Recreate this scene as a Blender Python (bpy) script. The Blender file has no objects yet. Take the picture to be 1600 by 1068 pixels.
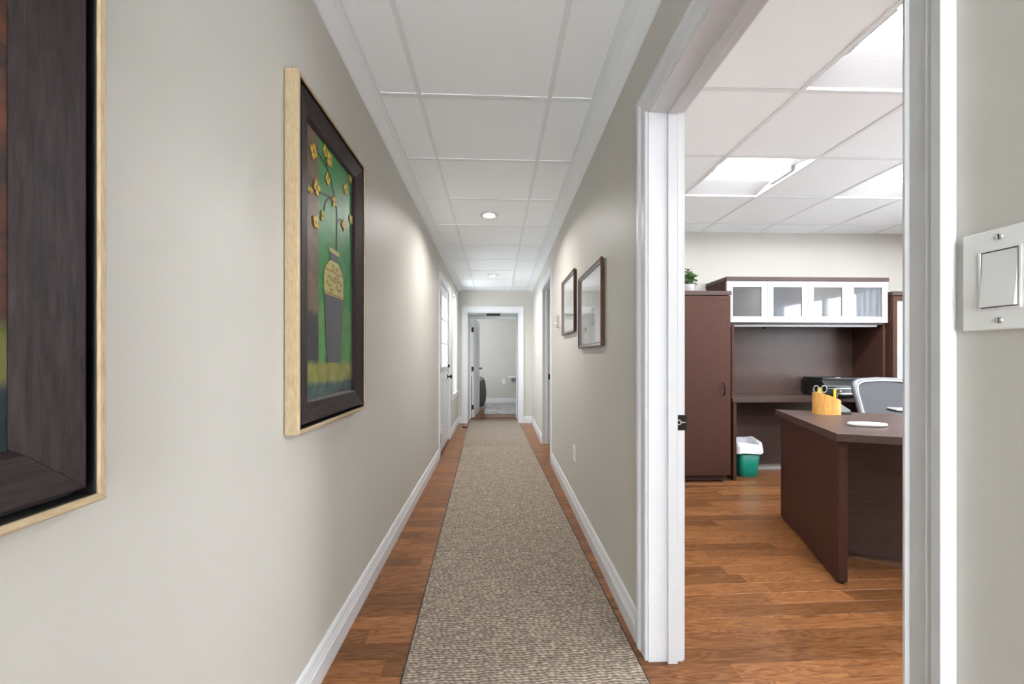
import bpy, bmesh, math, random
import numpy as np
from mathutils import Matrix, Vector

random.seed(11)
sc = bpy.context.scene
C = sc.collection
PI = math.pi

# ------------------------------------------------------------------ camera, world, exposure
EYE = 1.19
YAW = math.atan(18 / 590)
cam_d = bpy.data.cameras.new('camera')
cam_d.sensor_width = 36.0
cam_d.lens = 590 / 1600 * 36
cam_d.shift_y = 24 / 1600
cam_d.clip_start = 0.02
cam = bpy.data.objects.new('camera', cam_d)
C.objects.link(cam)
cam.location = (0, 0, EYE)
cam.rotation_euler = (PI / 2, 0, -YAW)
sc.camera = cam

world = bpy.data.worlds.new('overcast_sky')
sc.world = world
world.use_nodes = True
bg = world.node_tree.nodes['Background']
bg.inputs[0].default_value = (0.90, 0.96, 1.0, 1)
bg.inputs[1].default_value = 9

vs = sc.view_settings
vs.view_transform = 'Standard'
vs.look = 'None'
vs.gamma = 1.0
vs.use_curve_mapping = False
vs.exposure = 1.06

TROFFER_EMIT = 32
POT_WATTS = 10

# ------------------------------------------------------------------ materials
def new_mat(name):
    m = bpy.data.materials.new(name)
    m.use_nodes = True
    nt = m.node_tree
    return m, nt, nt.nodes['Principled BSDF']

def N(nt, kind, **kw):
    n = nt.nodes.new(kind)
    for k, v in kw.items():
        setattr(n, k, v)
    return n

def ramp(nt, stops):
    r = N(nt, 'ShaderNodeValToRGB')
    e = r.color_ramp.elements
    while len(e) > 1:
        e.remove(e[-1])
    e[0].position, e[0].color = stops[0][0], (*stops[0][1], 1)
    for p, c in stops[1:]:
        k = e.new(p); k.color = (*c, 1)
    return r

def mapping(nt, scale, coord='Object'):
    tc = N(nt, 'ShaderNodeTexCoord')
    mp = N(nt, 'ShaderNodeMapping')
    mp.inputs['Scale'].default_value = scale
    nt.links.new(tc.outputs[coord], mp.inputs[0])
    return mp

def noise(nt, mp, scale, detail=4, rough=0.55, dist=0.0):
    n = N(nt, 'ShaderNodeTexNoise')
    n.inputs['Scale'].default_value = scale
    n.inputs['Detail'].default_value = detail
    n.inputs['Roughness'].default_value = rough
    n.inputs['Distortion'].default_value = dist
    if mp is not None:
        nt.links.new(mp.outputs[0], n.inputs['Vector'])
    return n

def bump(nt, b, src, strength, dist=0.002):
    bp = N(nt, 'ShaderNodeBump')
    bp.inputs['Strength'].default_value = strength
    bp.inputs['Distance'].default_value = dist
    nt.links.new(src, bp.inputs['Height'])
    nt.links.new(bp.outputs[0], b.inputs['Normal'])

def plain(name, col, rough=0.5, metal=0.0, spec=0.5, var=0.04, vscale=20.0, bump_s=0.0):
    m, nt, b = new_mat(name)
    mp = mapping(nt, (1, 1, 1))
    n = noise(nt, mp, vscale)
    lo = tuple(max(0, c * (1 - var)) for c in col)
    hi = tuple(min(1, c * (1 + var)) for c in col)
    r = ramp(nt, [(0.3, lo), (0.7, hi)])
    nt.links.new(n.outputs[0], r.inputs[0])
    nt.links.new(r.outputs[0], b.inputs['Base Color'])
    b.inputs['Roughness'].default_value = rough
    b.inputs['Metallic'].default_value = metal
    b.inputs['Specular IOR Level'].default_value = spec
    if bump_s:
        bump(nt, b, n.outputs[0], bump_s)
    return m

def wall_paint(name, col):
    m, nt, b = new_mat(name)
    mp = mapping(nt, (1, 1, 1))
    n = noise(nt, mp, 1.3, 3)
    r = ramp(nt, [(0.3, tuple(c * 0.985 for c in col)), (0.7, tuple(min(1, c * 1.015) for c in col))])
    nt.links.new(n.outputs[0], r.inputs[0])
    nt.links.new(r.outputs[0], b.inputs['Base Color'])
    n2 = noise(nt, mp, 260, 2)
    bump(nt, b, n2.outputs[0], 0.12, 0.001)
    b.inputs['Roughness'].default_value = 0.5
    b.inputs['Specular IOR Level'].default_value = 0.25
    return m

def wood(name, lo, mid, hi, grain, rough, streak=18.0, obj_var=0.0, bump_s=0.1, coat=0.0, ring=0.55, spec=0.25):
    """grain: axis letter the grain runs along"""
    m, nt, b = new_mat(name)
    sca = {'X': (0.9, 9, 9), 'Y': (9, 0.9, 9), 'Z': (9, 9, 0.9)}[grain]
    tc = N(nt, 'ShaderNodeTexCoord')
    oi = N(nt, 'ShaderNodeObjectInfo')
    off = N(nt, 'ShaderNodeVectorMath', operation='SCALE')
    comb = N(nt, 'ShaderNodeCombineXYZ')
    for k in range(3):
        nt.links.new(oi.outputs['Random'], comb.inputs[k])
    nt.links.new(comb.outputs[0], off.inputs[0])
    off.inputs['Scale'].default_value = 37.0 if obj_var else 0.0
    add = N(nt, 'ShaderNodeVectorMath', operation='ADD')
    nt.links.new(tc.outputs['Object'], add.inputs[0])
    nt.links.new(off.outputs[0], add.inputs[1])
    mp = N(nt, 'ShaderNodeMapping')
    mp.inputs['Scale'].default_value = sca
    nt.links.new(add.outputs[0], mp.inputs[0])
    n1 = noise(nt, mp, 1.6, 3, 0.5, 1.2)
    # cathedral rings
    mul = N(nt, 'ShaderNodeMath', operation='MULTIPLY'); mul.inputs[1].default_value = 13.0
    nt.links.new(n1.outputs[0], mul.inputs[0])
    fr = N(nt, 'ShaderNodeMath', operation='PINGPONG'); fr.inputs[1].default_value = 0.5
    nt.links.new(mul.outputs[0], fr.inputs[0])
    n2 = noise(nt, mp, streak, 5, 0.65)
    mixf = N(nt, 'ShaderNodeMath', operation='MULTIPLY_ADD')
    nt.links.new(fr.outputs[0], mixf.inputs[0]); mixf.inputs[1].default_value = ring
    sc2 = N(nt, 'ShaderNodeMath', operation='MULTIPLY'); sc2.inputs[1].default_value = 0.75 + (0.55 - ring) * 0.45
    nt.links.new(n2.outputs[0], sc2.inputs[0])
    nt.links.new(sc2.outputs[0], mixf.inputs[2])
    r = ramp(nt, [(0.25, lo), (0.5, mid), (0.78, hi)])
    nt.links.new(mixf.outputs[0], r.inputs[0])
    out = r.outputs[0]
    if obj_var:
        hs = N(nt, 'ShaderNodeHueSaturation')
        mr = N(nt, 'ShaderNodeMapRange')
        mr.inputs['To Min'].default_value = 1 - obj_var
        mr.inputs['To Max'].default_value = 1 + obj_var
        nt.links.new(oi.outputs['Random'], mr.inputs[0])
        nt.links.new(mr.outputs[0], hs.inputs['Value'])
        nt.links.new(out, hs.inputs['Color'])
        out = hs.outputs[0]
    nt.links.new(out, b.inputs['Base Color'])
    b.inputs['Roughness'].default_value = rough
    b.inputs['Coat Weight'].default_value = coat
    b.inputs['Specular IOR Level'].default_value = spec
    b.inputs['Coat Roughness'].default_value = 0.16
    if bump_s:
        bump(nt, b, mixf.outputs[0], bump_s, 0.0008)
    return m

def emitter(name, col, strength):
    m, nt, b = new_mat(name)
    b.inputs['Base Color'].default_value = (*col, 1)
    b.inputs['Emission Color'].default_value = (*col, 1)
    b.inputs['Emission Strength'].default_value = strength
    return m

def thin_glass(name, tint=(1, 1, 1), gloss=0.12, rough=0.0):
    m = bpy.data.materials.new(name); m.use_nodes = True
    nt = m.node_tree
    nt.nodes.clear()
    o = N(nt, 'ShaderNodeOutputMaterial')
    t = N(nt, 'ShaderNodeBsdfTransparent'); t.inputs[0].default_value = (*tint, 1)
    g = N(nt, 'ShaderNodeBsdfGlossy'); g.inputs['Roughness'].default_value = rough
    fc = N(nt, 'ShaderNodeLayerWeight'); fc.inputs['Blend'].default_value = 0.5
    lw = N(nt, 'ShaderNodeMath', operation='POWER'); lw.inputs[1].default_value = 5.0
    nt.links.new(fc.outputs['Facing'], lw.inputs[0])
    ad = N(nt, 'ShaderNodeMath', operation='ADD'); ad.use_clamp = True
    ad.inputs[1].default_value = gloss
    nt.links.new(lw.outputs[0], ad.inputs[0])
    mx = N(nt, 'ShaderNodeMixShader')
    nt.links.new(ad.outputs[0], mx.inputs[0]); nt.links.new(t.outputs[0], mx.inputs[1]); nt.links.new(g.outputs[0], mx.inputs[2])
    nt.links.new(mx.outputs[0], o.inputs[0])
    return m

M = {}
M['wall'] = wall_paint('greige_wall_paint', (0.532, 0.510, 0.468))
M['white'] = plain('white_trim_enamel', (0.64, 0.65, 0.67), 0.32, var=0.01)
M['crown'] = plain('white_ceiling_trim', (0.83, 0.862, 0.89), 0.5, var=0.01)
M['tbar'] = plain('white_ceiling_grid_steel', (0.775, 0.805, 0.83), 0.4, var=0.01)
M['plaster'] = plain('grey_subfloor', (0.25, 0.24, 0.22), 0.9)
M['plank'] = wood('oak_plank', (0.088, 0.029, 0.010), (0.20, 0.080, 0.028), (0.305, 0.140, 0.057), 'X', 0.28, 16, 0.30, 0.2, 0.0)
for k_, ax in (('gold', 'Z'), ('gold_h', 'Y')):
    M[k_] = wood('brushed_champagne_' + k_, (0.34, 0.24, 0.14), (0.47, 0.36, 0.225), (0.57, 0.455, 0.31), ax, 0.45, 30, 0, 0.1, ring=0.08)
for k_, ax in (('darkframe', 'Z'), ('darkframe_h', 'Y')):
    M[k_] = wood('espresso_grain_' + k_, (0.010, 0.006, 0.006), (0.026, 0.017, 0.017), (0.046, 0.032, 0.031), ax, 0.5, 13, 0, 0.25, ring=0.15, spec=0.18)
M['black'] = plain('black_slot', (0.008, 0.008, 0.008), 0.6)
M['blackmetal'] = plain('oil_rubbed_black_metal', (0.018, 0.017, 0.017), 0.38, 0.6)
M['steel'] = plain('satin_steel', (0.55, 0.55, 0.56), 0.3, 0.9)
M['espresso'] = wood('espresso_laminate', (0.040, 0.017, 0.012), (0.066, 0.030, 0.022), (0.090, 0.044, 0.034), 'Z', 0.46, 34, 0, 0.03, ring=0.2, spec=0.13)
M['espresso_x'] = wood('espresso_laminate_flat', (0.044, 0.027, 0.023), (0.075, 0.047, 0.040), (0.10, 0.066, 0.058), 'X', 0.36, 34, 0, 0.03, ring=0.2, spec=0.2)
M['whitelam'] = plain('white_cabinet_door_enamel', (0.46, 0.46, 0.49), 0.35, var=0.01)
M['smoke'] = plain('smoked_grey_glass', (0.085, 0.085, 0.087), 0.03, spec=0.9, var=0.02)
M['paleglass'] = plain('frosted_pale_glass', (0.42, 0.44, 0.47), 0.10, spec=0.8, var=0.02)
M['glass'] = thin_glass('window_glass', (1, 1, 1), 0.03)
M['dim_glass'] = thin_glass('daylight_dimming_glass', (0.70, 0.705, 0.71), 0.03)  # grey tint added to cut the daylight coming through these panes
M['picglass'] = thin_glass('picture_glass', (1, 1, 1), 0.05, 0.02)
M['plate'] = plain('white_plastic', (0.78, 0.78, 0.77), 0.35, var=0.01)
M['plate2'] = plain('white_plastic_rocker', (0.72, 0.72, 0.715), 0.3, var=0.01)
M['plasticblack'] = plain('black_plastic', (0.014, 0.014, 0.015), 0.3)
M['greyplastic'] = plain('grey_plastic', (0.30, 0.31, 0.33), 0.4)
M['chairframe'] = plain('silver_grey_chair_frame', (0.20, 0.205, 0.215), 0.4)
M['mesh'] = plain('charcoal_chair_mesh', (0.07, 0.073, 0.08), 0.75, var=0.25, vscale=400, bump_s=0.4)
M['teal'] = plain('teal_green_plastic', (0.0, 0.215, 0.15), 0.4)
M['bag'] = plain('white_bin_liner', (0.72, 0.73, 0.76), 0.45, var=0.06, vscale=40, bump_s=0.3)
M['bamboo'] = wood('bamboo', (0.48, 0.22, 0.045), (0.64, 0.33, 0.085), (0.74, 0.43, 0.14), 'Z', 0.4, 20, 0, 0.03)
M['yellow'] = plain('yellow_plastic', (0.75, 0.62, 0.03), 0.4)
M['concrete'] = plain('grey_cement_pot', (0.42, 0.41, 0.42), 0.8, var=0.1)
M['soil'] = plain('potting_soil', (0.03, 0.02, 0.015), 0.9, var=0.3, vscale=200)
M['leaf'] = plain('green_leaf', (0.055, 0.15, 0.03), 0.45, var=0.4, vscale=30)
M['stem'] = plain('green_stem', (0.09, 0.14, 0.04), 0.6)
M['mahogany'] = wood('mahogany_frame', (0.035, 0.012, 0.006), (0.075, 0.027, 0.014), (0.11, 0.045, 0.024), 'Z', 0.3, 24, 0, 0.05)
M['silverlip'] = plain('pewter_lip', (0.20, 0.20, 0.22), 0.3, 0.6)
M['mat'] = plain('cream_mat_board', (0.78, 0.77, 0.74), 0.7, var=0.02)
M['certificate'] = plain('pale_print_paper', (0.68, 0.68, 0.66), 0.6, var=0.05, vscale=30)
M['mark_dark'] = plain('dark_picture_mark', (0.10, 0.10, 0.11), 0.6)
M['lens'] = emitter('troffer_lens', (0.94, 0.97, 1.0), TROFFER_EMIT)
M['fill_lens'] = emitter('fill_lamp_diffuser', (1.0, 0.97, 0.92), 11.0)  # glow of the lamps added in the far and side rooms
M['bulb'] = emitter('downlight_bulb', (1.0, 0.93, 0.82), 14.0)
M['reflector'] = plain('white_reflector_steel', (0.52, 0.52, 0.53), 0.4, var=0.01)
def sheer(name, col):
    m = bpy.data.materials.new(name); m.use_nodes = True
    nt = m.node_tree; nt.nodes.clear()
    o = N(nt, 'ShaderNodeOutputMaterial'); mx = N(nt, 'ShaderNodeMixShader'); mx2 = N(nt, 'ShaderNodeMixShader')
    d = N(nt, 'ShaderNodeBsdfDiffuse'); d.inputs[0].default_value = (*col, 1)
    tl = N(nt, 'ShaderNodeBsdfTranslucent'); tl.inputs[0].default_value = (*col, 1)
    tr = N(nt, 'ShaderNodeBsdfTransparent')
    mp = mapping(nt, (1, 1, 1)); n = noise(nt, mp, 300, 2)
    mr = N(nt, 'ShaderNodeMapRange'); mr.inputs['To Min'].default_value = 0.2; mr.inputs['To Max'].default_value = 0.45
    nt.links.new(n.outputs[0], mr.inputs[0]); nt.links.new(mr.outputs[0], mx2.inputs[0])
    mx.inputs[0].default_value = 0.6
    nt.links.new(d.outputs[0], mx.inputs[1]); nt.links.new(tl.outputs[0], mx.inputs[2])
    nt.links.new(mx.outputs[0], mx2.inputs[1]); nt.links.new(tr.outputs[0], mx2.inputs[2]); nt.links.new(mx2.outputs[0], o.inputs[0])
    return m
M['curtain'] = sheer('pale_blue_sheer_curtain', (0.62, 0.66, 0.72))
M['greyfabric'] = plain('charcoal_upholstery', (0.085, 0.09, 0.088), 0.85, var=0.15, vscale=120, bump_s=0.3)
M['thermo'] = plain('aged_beige_plastic', (0.40, 0.37, 0.31), 0.4, var=0.03)
M['palerug'] = plain('pale_grey_mottled_rug', (0.42, 0.42, 0.42), 0.95, var=0.35, vscale=6, bump_s=0.2)
M['rugedge'] = plain('dark_rug_binding', (0.035, 0.029, 0.025), 0.9)

def tile_material():
    m, nt, b = new_mat('white_pitted_ceiling_tile')
    mp = mapping(nt, (1, 1, 1))
    n = noise(nt, mp, 150, 5, 0.7)
    n2 = noise(nt, mp, 2.0, 2)
    r = ramp(nt, [(0.3, (0.885, 0.918, 0.945)), (0.7, (0.905, 0.938, 0.965))])
    nt.links.new(n2.outputs[0], r.inputs[0])
    nt.links.new(r.outputs[0], b.inputs['Base Color'])
    b.inputs['Roughness'].default_value = 0.85
    b.inputs['Specular IOR Level'].default_value = 0.2
    bump(nt, b, n.outputs[0], 0.25, 0.0015)
    return m
M['tile'] = tile_material()

def canvas_material(name, bands):
    """mottled oil paint; bands: (z_top, colour lo, colour hi) from the bottom, object Z"""
    m, nt, b = new_mat(name)
    tc = N(nt, 'ShaderNodeTexCoord')
    mp = mapping(nt, (1, 1, 1))
    n = noise(nt, mp, 14, 6, 0.65, 0.4)
    nf = noise(nt, mp, 170, 3, 0.7)
    nw = noise(nt, mp, 9, 4, 0.6)
    sep = N(nt, 'ShaderNodeSeparateXYZ')
    nt.links.new(tc.outputs['Object'], sep.inputs[0])
    jit = N(nt, 'ShaderNodeMath', operation='MULTIPLY_ADD')
    nt.links.new(nw.outputs[0], jit.inputs[0]); jit.inputs[1].default_value = 0.05
    nt.links.new(sep.outputs['Z'], jit.inputs[2])
    cur = None
    for zt, lo, hi in bands:
        r = ramp(nt, [(0.35, lo), (0.65, hi)])
        nt.links.new(n.outputs[0], r.inputs[0])
        if cur is None:
            cur = r.outputs[0]
        else:
            st = N(nt, 'ShaderNodeMapRange')
            st.inputs['From Min'].default_value = prev_z + 0.015
            st.inputs['From Max'].default_value = prev_z + 0.035
            nt.links.new(jit.outputs[0], st.inputs[0])
            mx = N(nt, 'ShaderNodeMix', data_type='RGBA')
            nt.links.new(st.outputs[0], mx.inputs['Factor'])
            nt.links.new(cur, mx.inputs[6]); nt.links.new(r.outputs[0], mx.inputs[7])
            cur = mx.outputs[2]
        prev_z = zt
    nt.links.new(cur, b.inputs['Base Color'])
    b.inputs['Roughness'].default_value = 0.40
    b.inputs['Specular IOR Level'].default_value = 0.2
    bump(nt, b, nf.outputs[0], 0.35, 0.0015)
    return m

M['canvas_green'] = canvas_material('green_painted_canvas', [
    (0.150, (0.025, 0.05, 0.06), (0.07, 0.11, 0.10)),
    (0.222, (0.16, 0.17, 0.04), (0.27, 0.25, 0.08)),
    (0.45, (0.04, 0.17, 0.05), (0.11, 0.25, 0.08)),
    (1.2, (0.024, 0.16, 0.045), (0.045, 0.225, 0.068))])
M['canvas_brown'] = canvas_material('brown_painted_canvas', [
    (0.150, (0.025, 0.05, 0.06), (0.07, 0.11, 0.10)),
    (0.222, (0.16, 0.17, 0.04), (0.27, 0.25, 0.08)),
    (0.40, (0.03, 0.033, 0.038), (0.05, 0.045, 0.045)),
    (1.2, (0.12, 0.078, 0.05), (0.175, 0.122, 0.086))])
M['canvas_rust'] = canvas_material('rust_painted_canvas', [
    (0.190, (0.010, 0.018, 0.024), (0.03, 0.045, 0.05)),
    (0.270, (0.10, 0.11, 0.025), (0.16, 0.15, 0.05)),
    (1.2, (0.018, 0.020, 0.020), (0.13, 0.042, 0.020))])
M['petal'] = plain('ochre_yellow_paint', (0.56, 0.37, 0.045), 0.5, spec=0.2, var=0.3, vscale=60, bump_s=0.4)
M['petal_core'] = plain('dark_ochre_paint', (0.25, 0.16, 0.03), 0.4)
M['vase_dark'] = plain('slate_paint', (0.038, 0.042, 0.05), 0.35, var=0.1)
M['vase_gold'] = plain('olive_gold_paint', (0.38, 0.33, 0.10), 0.35, var=0.25, vscale=45, bump_s=0.4)
M['twig'] = plain('dark_twig_paint', (0.03, 0.035, 0.03), 0.5)

def rug_material():
    m, nt, b = new_mat('taupe_loop_pile')
    a = N(nt, 'ShaderNodeAttribute'); a.attribute_name = 'yarn'
    mp = mapping(nt, (45, 80, 40))
    n = noise(nt, mp, 1.0, 3, 0.6)
    r = ramp(nt, [(0.3, (0.80, 0.79, 0.78)), (0.7, (1.15, 1.13, 1.1))])
    nt.links.new(n.outputs[0], r.inputs[0])
    mx = N(nt, 'ShaderNodeMix', data_type='RGBA', blend_type='MULTIPLY')
    mx.inputs['Factor'].default_value = 1.0
    nt.links.new(a.outputs['Color'], mx.inputs[6]); nt.links.new(r.outputs[0], mx.inputs[7])
    nt.links.new(mx.outputs[2], b.inputs['Base Color'])
    b.inputs['Roughness'].default_value = 0.95
    b.inputs['Specular IOR Level'].default_value = 0.1
    b.inputs['Sheen Weight'].default_value = 0.15
    return m
M['rug'] = rug_material()

# ------------------------------------------------------------------ helpers
class MB:
    def __init__(s):
        s.v, s.f, s.mi, s.sm = [], [], [], []
    def add(s, vs, fs, mi=0, smooth=False):
        o = len(s.v)
        s.v += [tuple(p) for p in vs]
        for f in fs:
            s.f.append(tuple(o + i for i in f)); s.mi.append(mi); s.sm.append(smooth)
        return s
    def box(s, x0, x1, y0, y1, z0, z1, mi=0, mat=None):
        vs = [(x, y, z) for z in (z0, z1) for y in (y0, y1) for x in (x0, x1)]
        if mat is not None:
            vs = [mat @ Vector(p) for p in vs]
        return s.add(vs, [(0, 2, 3, 1), (4, 5, 7, 6), (0, 1, 5, 4), (2, 6, 7, 3), (0, 4, 6, 2), (1, 3, 7, 5)], mi)
    def rings(s, rings, closed=True, caps=True, mi=0, smooth=True):
        """list of equally long vertex loops joined in order"""
        n = len(rings[0]); vs = [p for r in rings for p in r]; fs = []
        for k in range(len(rings) - 1):
            for i in range(n if closed else n - 1):
                j = (i + 1) % n
                fs.append((k * n + i, k * n + j, (k + 1) * n + j, (k + 1) * n + i))
        s.add(vs, fs, mi, smooth)
        if caps:
            s.add(rings[0], [tuple(range(n))[::-1]], mi)
            s.add(rings[-1], [tuple(range(n))], mi)
        return s
    def lathe(s, prof, seg=24, c=(0, 0, 0), caps=False, mi=0, axis='Z', smooth=True):
        rs = []
        for r, h in prof:
            ring = []
            for k in range(seg):
                a = 2 * PI * k / seg
                p = (r * math.cos(a), r * math.sin(a), h)
                if axis == 'X': p = (p[2], p[0], p[1])
                if axis == 'Y': p = (p[1], p[2], p[0])
                ring.append((p[0] + c[0], p[1] + c[1], p[2] + c[2]))
            rs.append(ring)
        return s.rings(rs, True, caps, mi, smooth)
    def cyl(s, c, r, h, axis='Z', seg=16, mi=0):
        return s.lathe([(r, 0), (r, h)], seg, c, True, mi, axis)
    def tube(s, pts, r, seg=8, mi=0):
        rs = []
        pts = [Vector(p) for p in pts]
        for i, p in enumerate(pts):
            t = (pts[min(i + 1, len(pts) - 1)] - pts[max(i - 1, 0)]).normalized()
            up = Vector((0, 0, 1)) if abs(t.z) < 0.9 else Vector((1, 0, 0))
            a = t.cross(up).normalized(); b = a.cross(t)
            rr = r[i] if isinstance(r, (list, tuple)) else r
            rs.append([p + a * rr * math.cos(2 * PI * k / seg) + b * rr * math.sin(2 * PI * k / seg) for k in range(seg)])
        return s.rings(rs, True, True, mi)
    def prism(s, poly, a0, a1, axis='Y', mi=0):
        """poly of 2-D points extruded along axis; (p,q) -> X: (y,z)  Y: (x,z)  Z: (x,y)"""
        def P(p, a):
            return {'X': (a, p[0], p[1]), 'Y': (p[0], a, p[1]), 'Z': (p[0], p[1], a)}[axis]
        return s.rings([[P(p, a0) for p in poly], [P(p, a1) for p in poly]], True, True, mi, False)
    def build(s, name, mat, parent=None, bevel=0.0, loc=None, rz=0.0, seg=2):
        me = bpy.data.meshes.new(name)
        me.from_pydata(s.v, [], s.f)
        for m_ in (mat if isinstance(mat, (list, tuple)) else [mat]):
            me.materials.append(M[m_])
        me.polygons.foreach_set('material_index', s.mi)
        me.polygons.foreach_set('use_smooth', s.sm)
        bm = bmesh.new(); bm.from_mesh(me)
        bmesh.ops.remove_doubles(bm, verts=bm.verts, dist=1e-6)
        bmesh.ops.recalc_face_normals(bm, faces=bm.faces)
        bm.to_mesh(me); bm.free()
        o = bpy.data.objects.new(name, me)
        C.objects.link(o)
        if parent is not None: o.parent = parent
        if loc is not None: o.location = loc
        if rz: o.rotation_euler = (0, 0, rz)
        if bevel:
            b = o.modifiers.new('edge', 'BEVEL')
            b.width = bevel; b.segments = seg; b.limit_method = 'ANGLE'; b.angle_limit = math.radians(40)
            b.harden_normals = False
        return o

def tag(o, label, cat, group=None, kind=None):
    o['label'] = label; o['category'] = cat
    if group: o['group'] = group
    if kind: o['kind'] = kind
    return o

def thing(name, label, cat, loc=(0, 0, 0), rz=0.0, group=None, kind=None):
    o = bpy.data.objects.new(name, None)
    o.empty_display_size = 0.1
    C.objects.link(o)
    o.location = loc; o.rotation_euler = (0, 0, rz)
    return tag(o, label, cat, group, kind)

def copy_child(src, parent, loc=None, name=None):
    c = src.copy(); C.objects.link(c); c.parent = parent
    if loc is not None: c.location = loc
    return c

# ------------------------------------------------------------------ layout constants
XR = 0.578          # hall face of the right wall
TH = 0.138           # wall thickness
XL = 0.648          # hall face of the left wall at y = 0
AL = 10 / 590       # the left wall runs a degree off the right one
YB = 6.85           # back wall of the hall
ZW = 2.60
LW = Matrix.Translation((-XL, 0, 0)) @ Matrix.Rotation(AL, 4, 'Z')      # left-wall frame: x out of the wall, y along it
def LP(d, s, z=0.0): return LW @ Vector((d, s, z))
xl_at = lambda y: -XL - math.tan(AL) * y

# ------------------------------------------------------------------ walls
b = MB()
DOOR_L = (4.53, 5.43, 2.12); WIN_L = (5.93, 6.50, 0.60, 2.24)
b.box(-TH, 0, -2.6, DOOR_L[0], 0, ZW)
b.box(-TH, 0, DOOR_L[0], DOOR_L[1], DOOR_L[2], ZW)
b.box(-TH, 0, DOOR_L[1], WIN_L[0], 0, ZW)
b.box(-TH, 0, WIN_L[0], WIN_L[1], 0, WIN_L[2])
b.box(-TH, 0, WIN_L[0], WIN_L[1], WIN_L[3], ZW)
b.box(-TH, 0, WIN_L[1], YB + 0.1, 0, ZW)
o = b.build('wall_left', 'wall', loc=(-XL, 0, 0), rz=AL)
tag(o, 'long greige hallway wall on the left carrying the two paintings', 'wall', kind='structure')

OD0, OD1, ODZ = 0.5055, 1.478, 2.166      # office doorway
SD0, SD1, SDZ = 4.30, 5.20, 2.14         # second doorway on the right
b = MB()
b.box(XR, XR + TH, -2.6, OD0, 0, ZW)
b.box(XR, XR + TH, OD0, OD1, ODZ, ZW)
b.box(XR, XR + TH, OD1, SD0, 0, ZW)
b.box(XR, XR + TH, SD0, SD1, SDZ, ZW)
b.box(XR, XR + TH, SD1, YB + 0.55, 0, ZW)
o = b.build('wall_right', 'wall')
tag(o, 'greige hallway wall on the right with the office doorway', 'wall', kind='structure')

BX0, BX1, BZ = -0.612, 0.335, 2.01       # far doorway
b = MB()
b.box(-1.1, BX0, YB, YB + 0.55, 0, ZW)
b.box(BX1, XR, YB, YB + 0.55, 0, ZW)
b.box(BX0, BX1, YB, YB + 0.55, BZ, ZW)
o = b.build('wall_back', 'wall')
tag(o, 'narrow greige wall around the doorway at the far end of the hall', 'wall', kind='structure')

# end of the hall behind the viewer, with a glazed opening added to light the hall
b = MB()
b.box(-0.80, -0.60, -2.72, -2.6, 0, ZW); b.box(0.54, XR + TH, -2.72, -2.6, 0, ZW); b.box(-0.60, 0.54, -2.72, -2.6, 2.42, ZW)
o = b.build('wall_front', 'wall')
tag(o, 'greige hallway end wall behind the viewer', 'wall', kind='structure')
t = thing('added_light_door', 'added white framed glass door lighting the hall from behind the viewer', 'door', (-0.60, -2.66, 0), kind='structure')
b = MB()
b.box(0, 0.06, -0.02, 0.02, 0.01, 2.42); b.box(1.08, 1.14, -0.02, 0.02, 0.01, 2.42); b.box(0.06, 1.08, -0.02, 0.02, 0.01, 0.07); b.box(0.06, 1.08, -0.02, 0.02, 2.36, 2.42)
b.build('stile_frame', 'white', t)
MB().box(0.06, 1.08, -0.003, 0.003, 0.07, 2.36).build('pane', 'glass', t)

# far room
b = MB()
b.box(-1.9, 1.5, 9.85, 10.0, 0, 2.5)
b.box(1.4, 1.5, 7.4, 9.85, 0, 2.5)
b.box(-1.9, -1.8, 7.4, 7.75, 0, 2.5)
b.box(-1.9, -1.8, 9.35, 9.85, 0, 2.5)
b.box(-1.9, -1.8, 7.75, 9.35, 0, 0.7)
b.box(-1.9, -1.8, 7.75, 9.35, 2.2, 2.5)
b.box(-1.9, -1.1, 7.3, 7.4, 0, 2.5)
b.box(XR + TH, 1.5, 7.3, 7.4, 0, 2.5)
o = b.build('wall_far_room', 'wall')
tag(o, 'pale greige wall of the room beyond the far doorway', 'wall', kind='structure')
o = MB().box(-1.9, 1.5, 7.4, 10.0, 2.5, 2.55).build('ceiling_far_room', 'tile')
tag(o, 'white ceiling of the room beyond the far doorway', 'ceiling', kind='structure')

# office shell
OX1, OY0, OY1, OZ = 4.80, -1.6, 3.96, 2.524
b = MB()
b.box(XR + TH, OX1 + 0.12, OY1, OY1 + 0.12, 0, ZW)
o = b.build('wall_office_back', 'wall')
tag(o, 'cream office wall behind the credenza and hutch', 'wall', kind='structure')
OW = (0.75, 2.65, 0.70, 2.1)              # office window in its right wall
b = MB()
b.box(OX1, OX1 + 0.12, OY0, OW[0], 0, ZW)
b.box(OX1, OX1 + 0.12, OW[1], OY1, 0, ZW)
b.box(OX1, OX1 + 0.12, OW[0], OW[1], 0, OW[2])
b.box(OX1, OX1 + 0.12, OW[0], OW[1], OW[3], ZW)
o = b.build('wall_office_right', 'wall')
tag(o, 'cream office side wall holding the curtained window', 'wall', kind='structure')
b = MB().box(XR + TH, OX1 + 0.12, OY0 - 0.12, OY0, 0, ZW)
o = b.build('wall_office_front', 'wall')
tag(o, 'cream office wall opposite the credenza', 'wall', kind='structure')
# room behind the second doorway
b = MB()
b.box(2.6, 2.7, OY1 + 0.12, 7.3, 0, ZW)
b.box(XR + TH, 2.7, 7.15, 7.3, 0, ZW)
o = b.build('wall_side_room', 'wall')
tag(o, 'greige wall of the side room behind the second doorway', 'wall', kind='structure')
o = MB().box(XR + TH, 2.7, OY1 + 0.12, 7.3, 2.5, 2.55).build('ceiling_side_room', 'tile')
tag(o, 'white ceiling of the side room behind the second doorway', 'ceiling', kind='structure')

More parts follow.
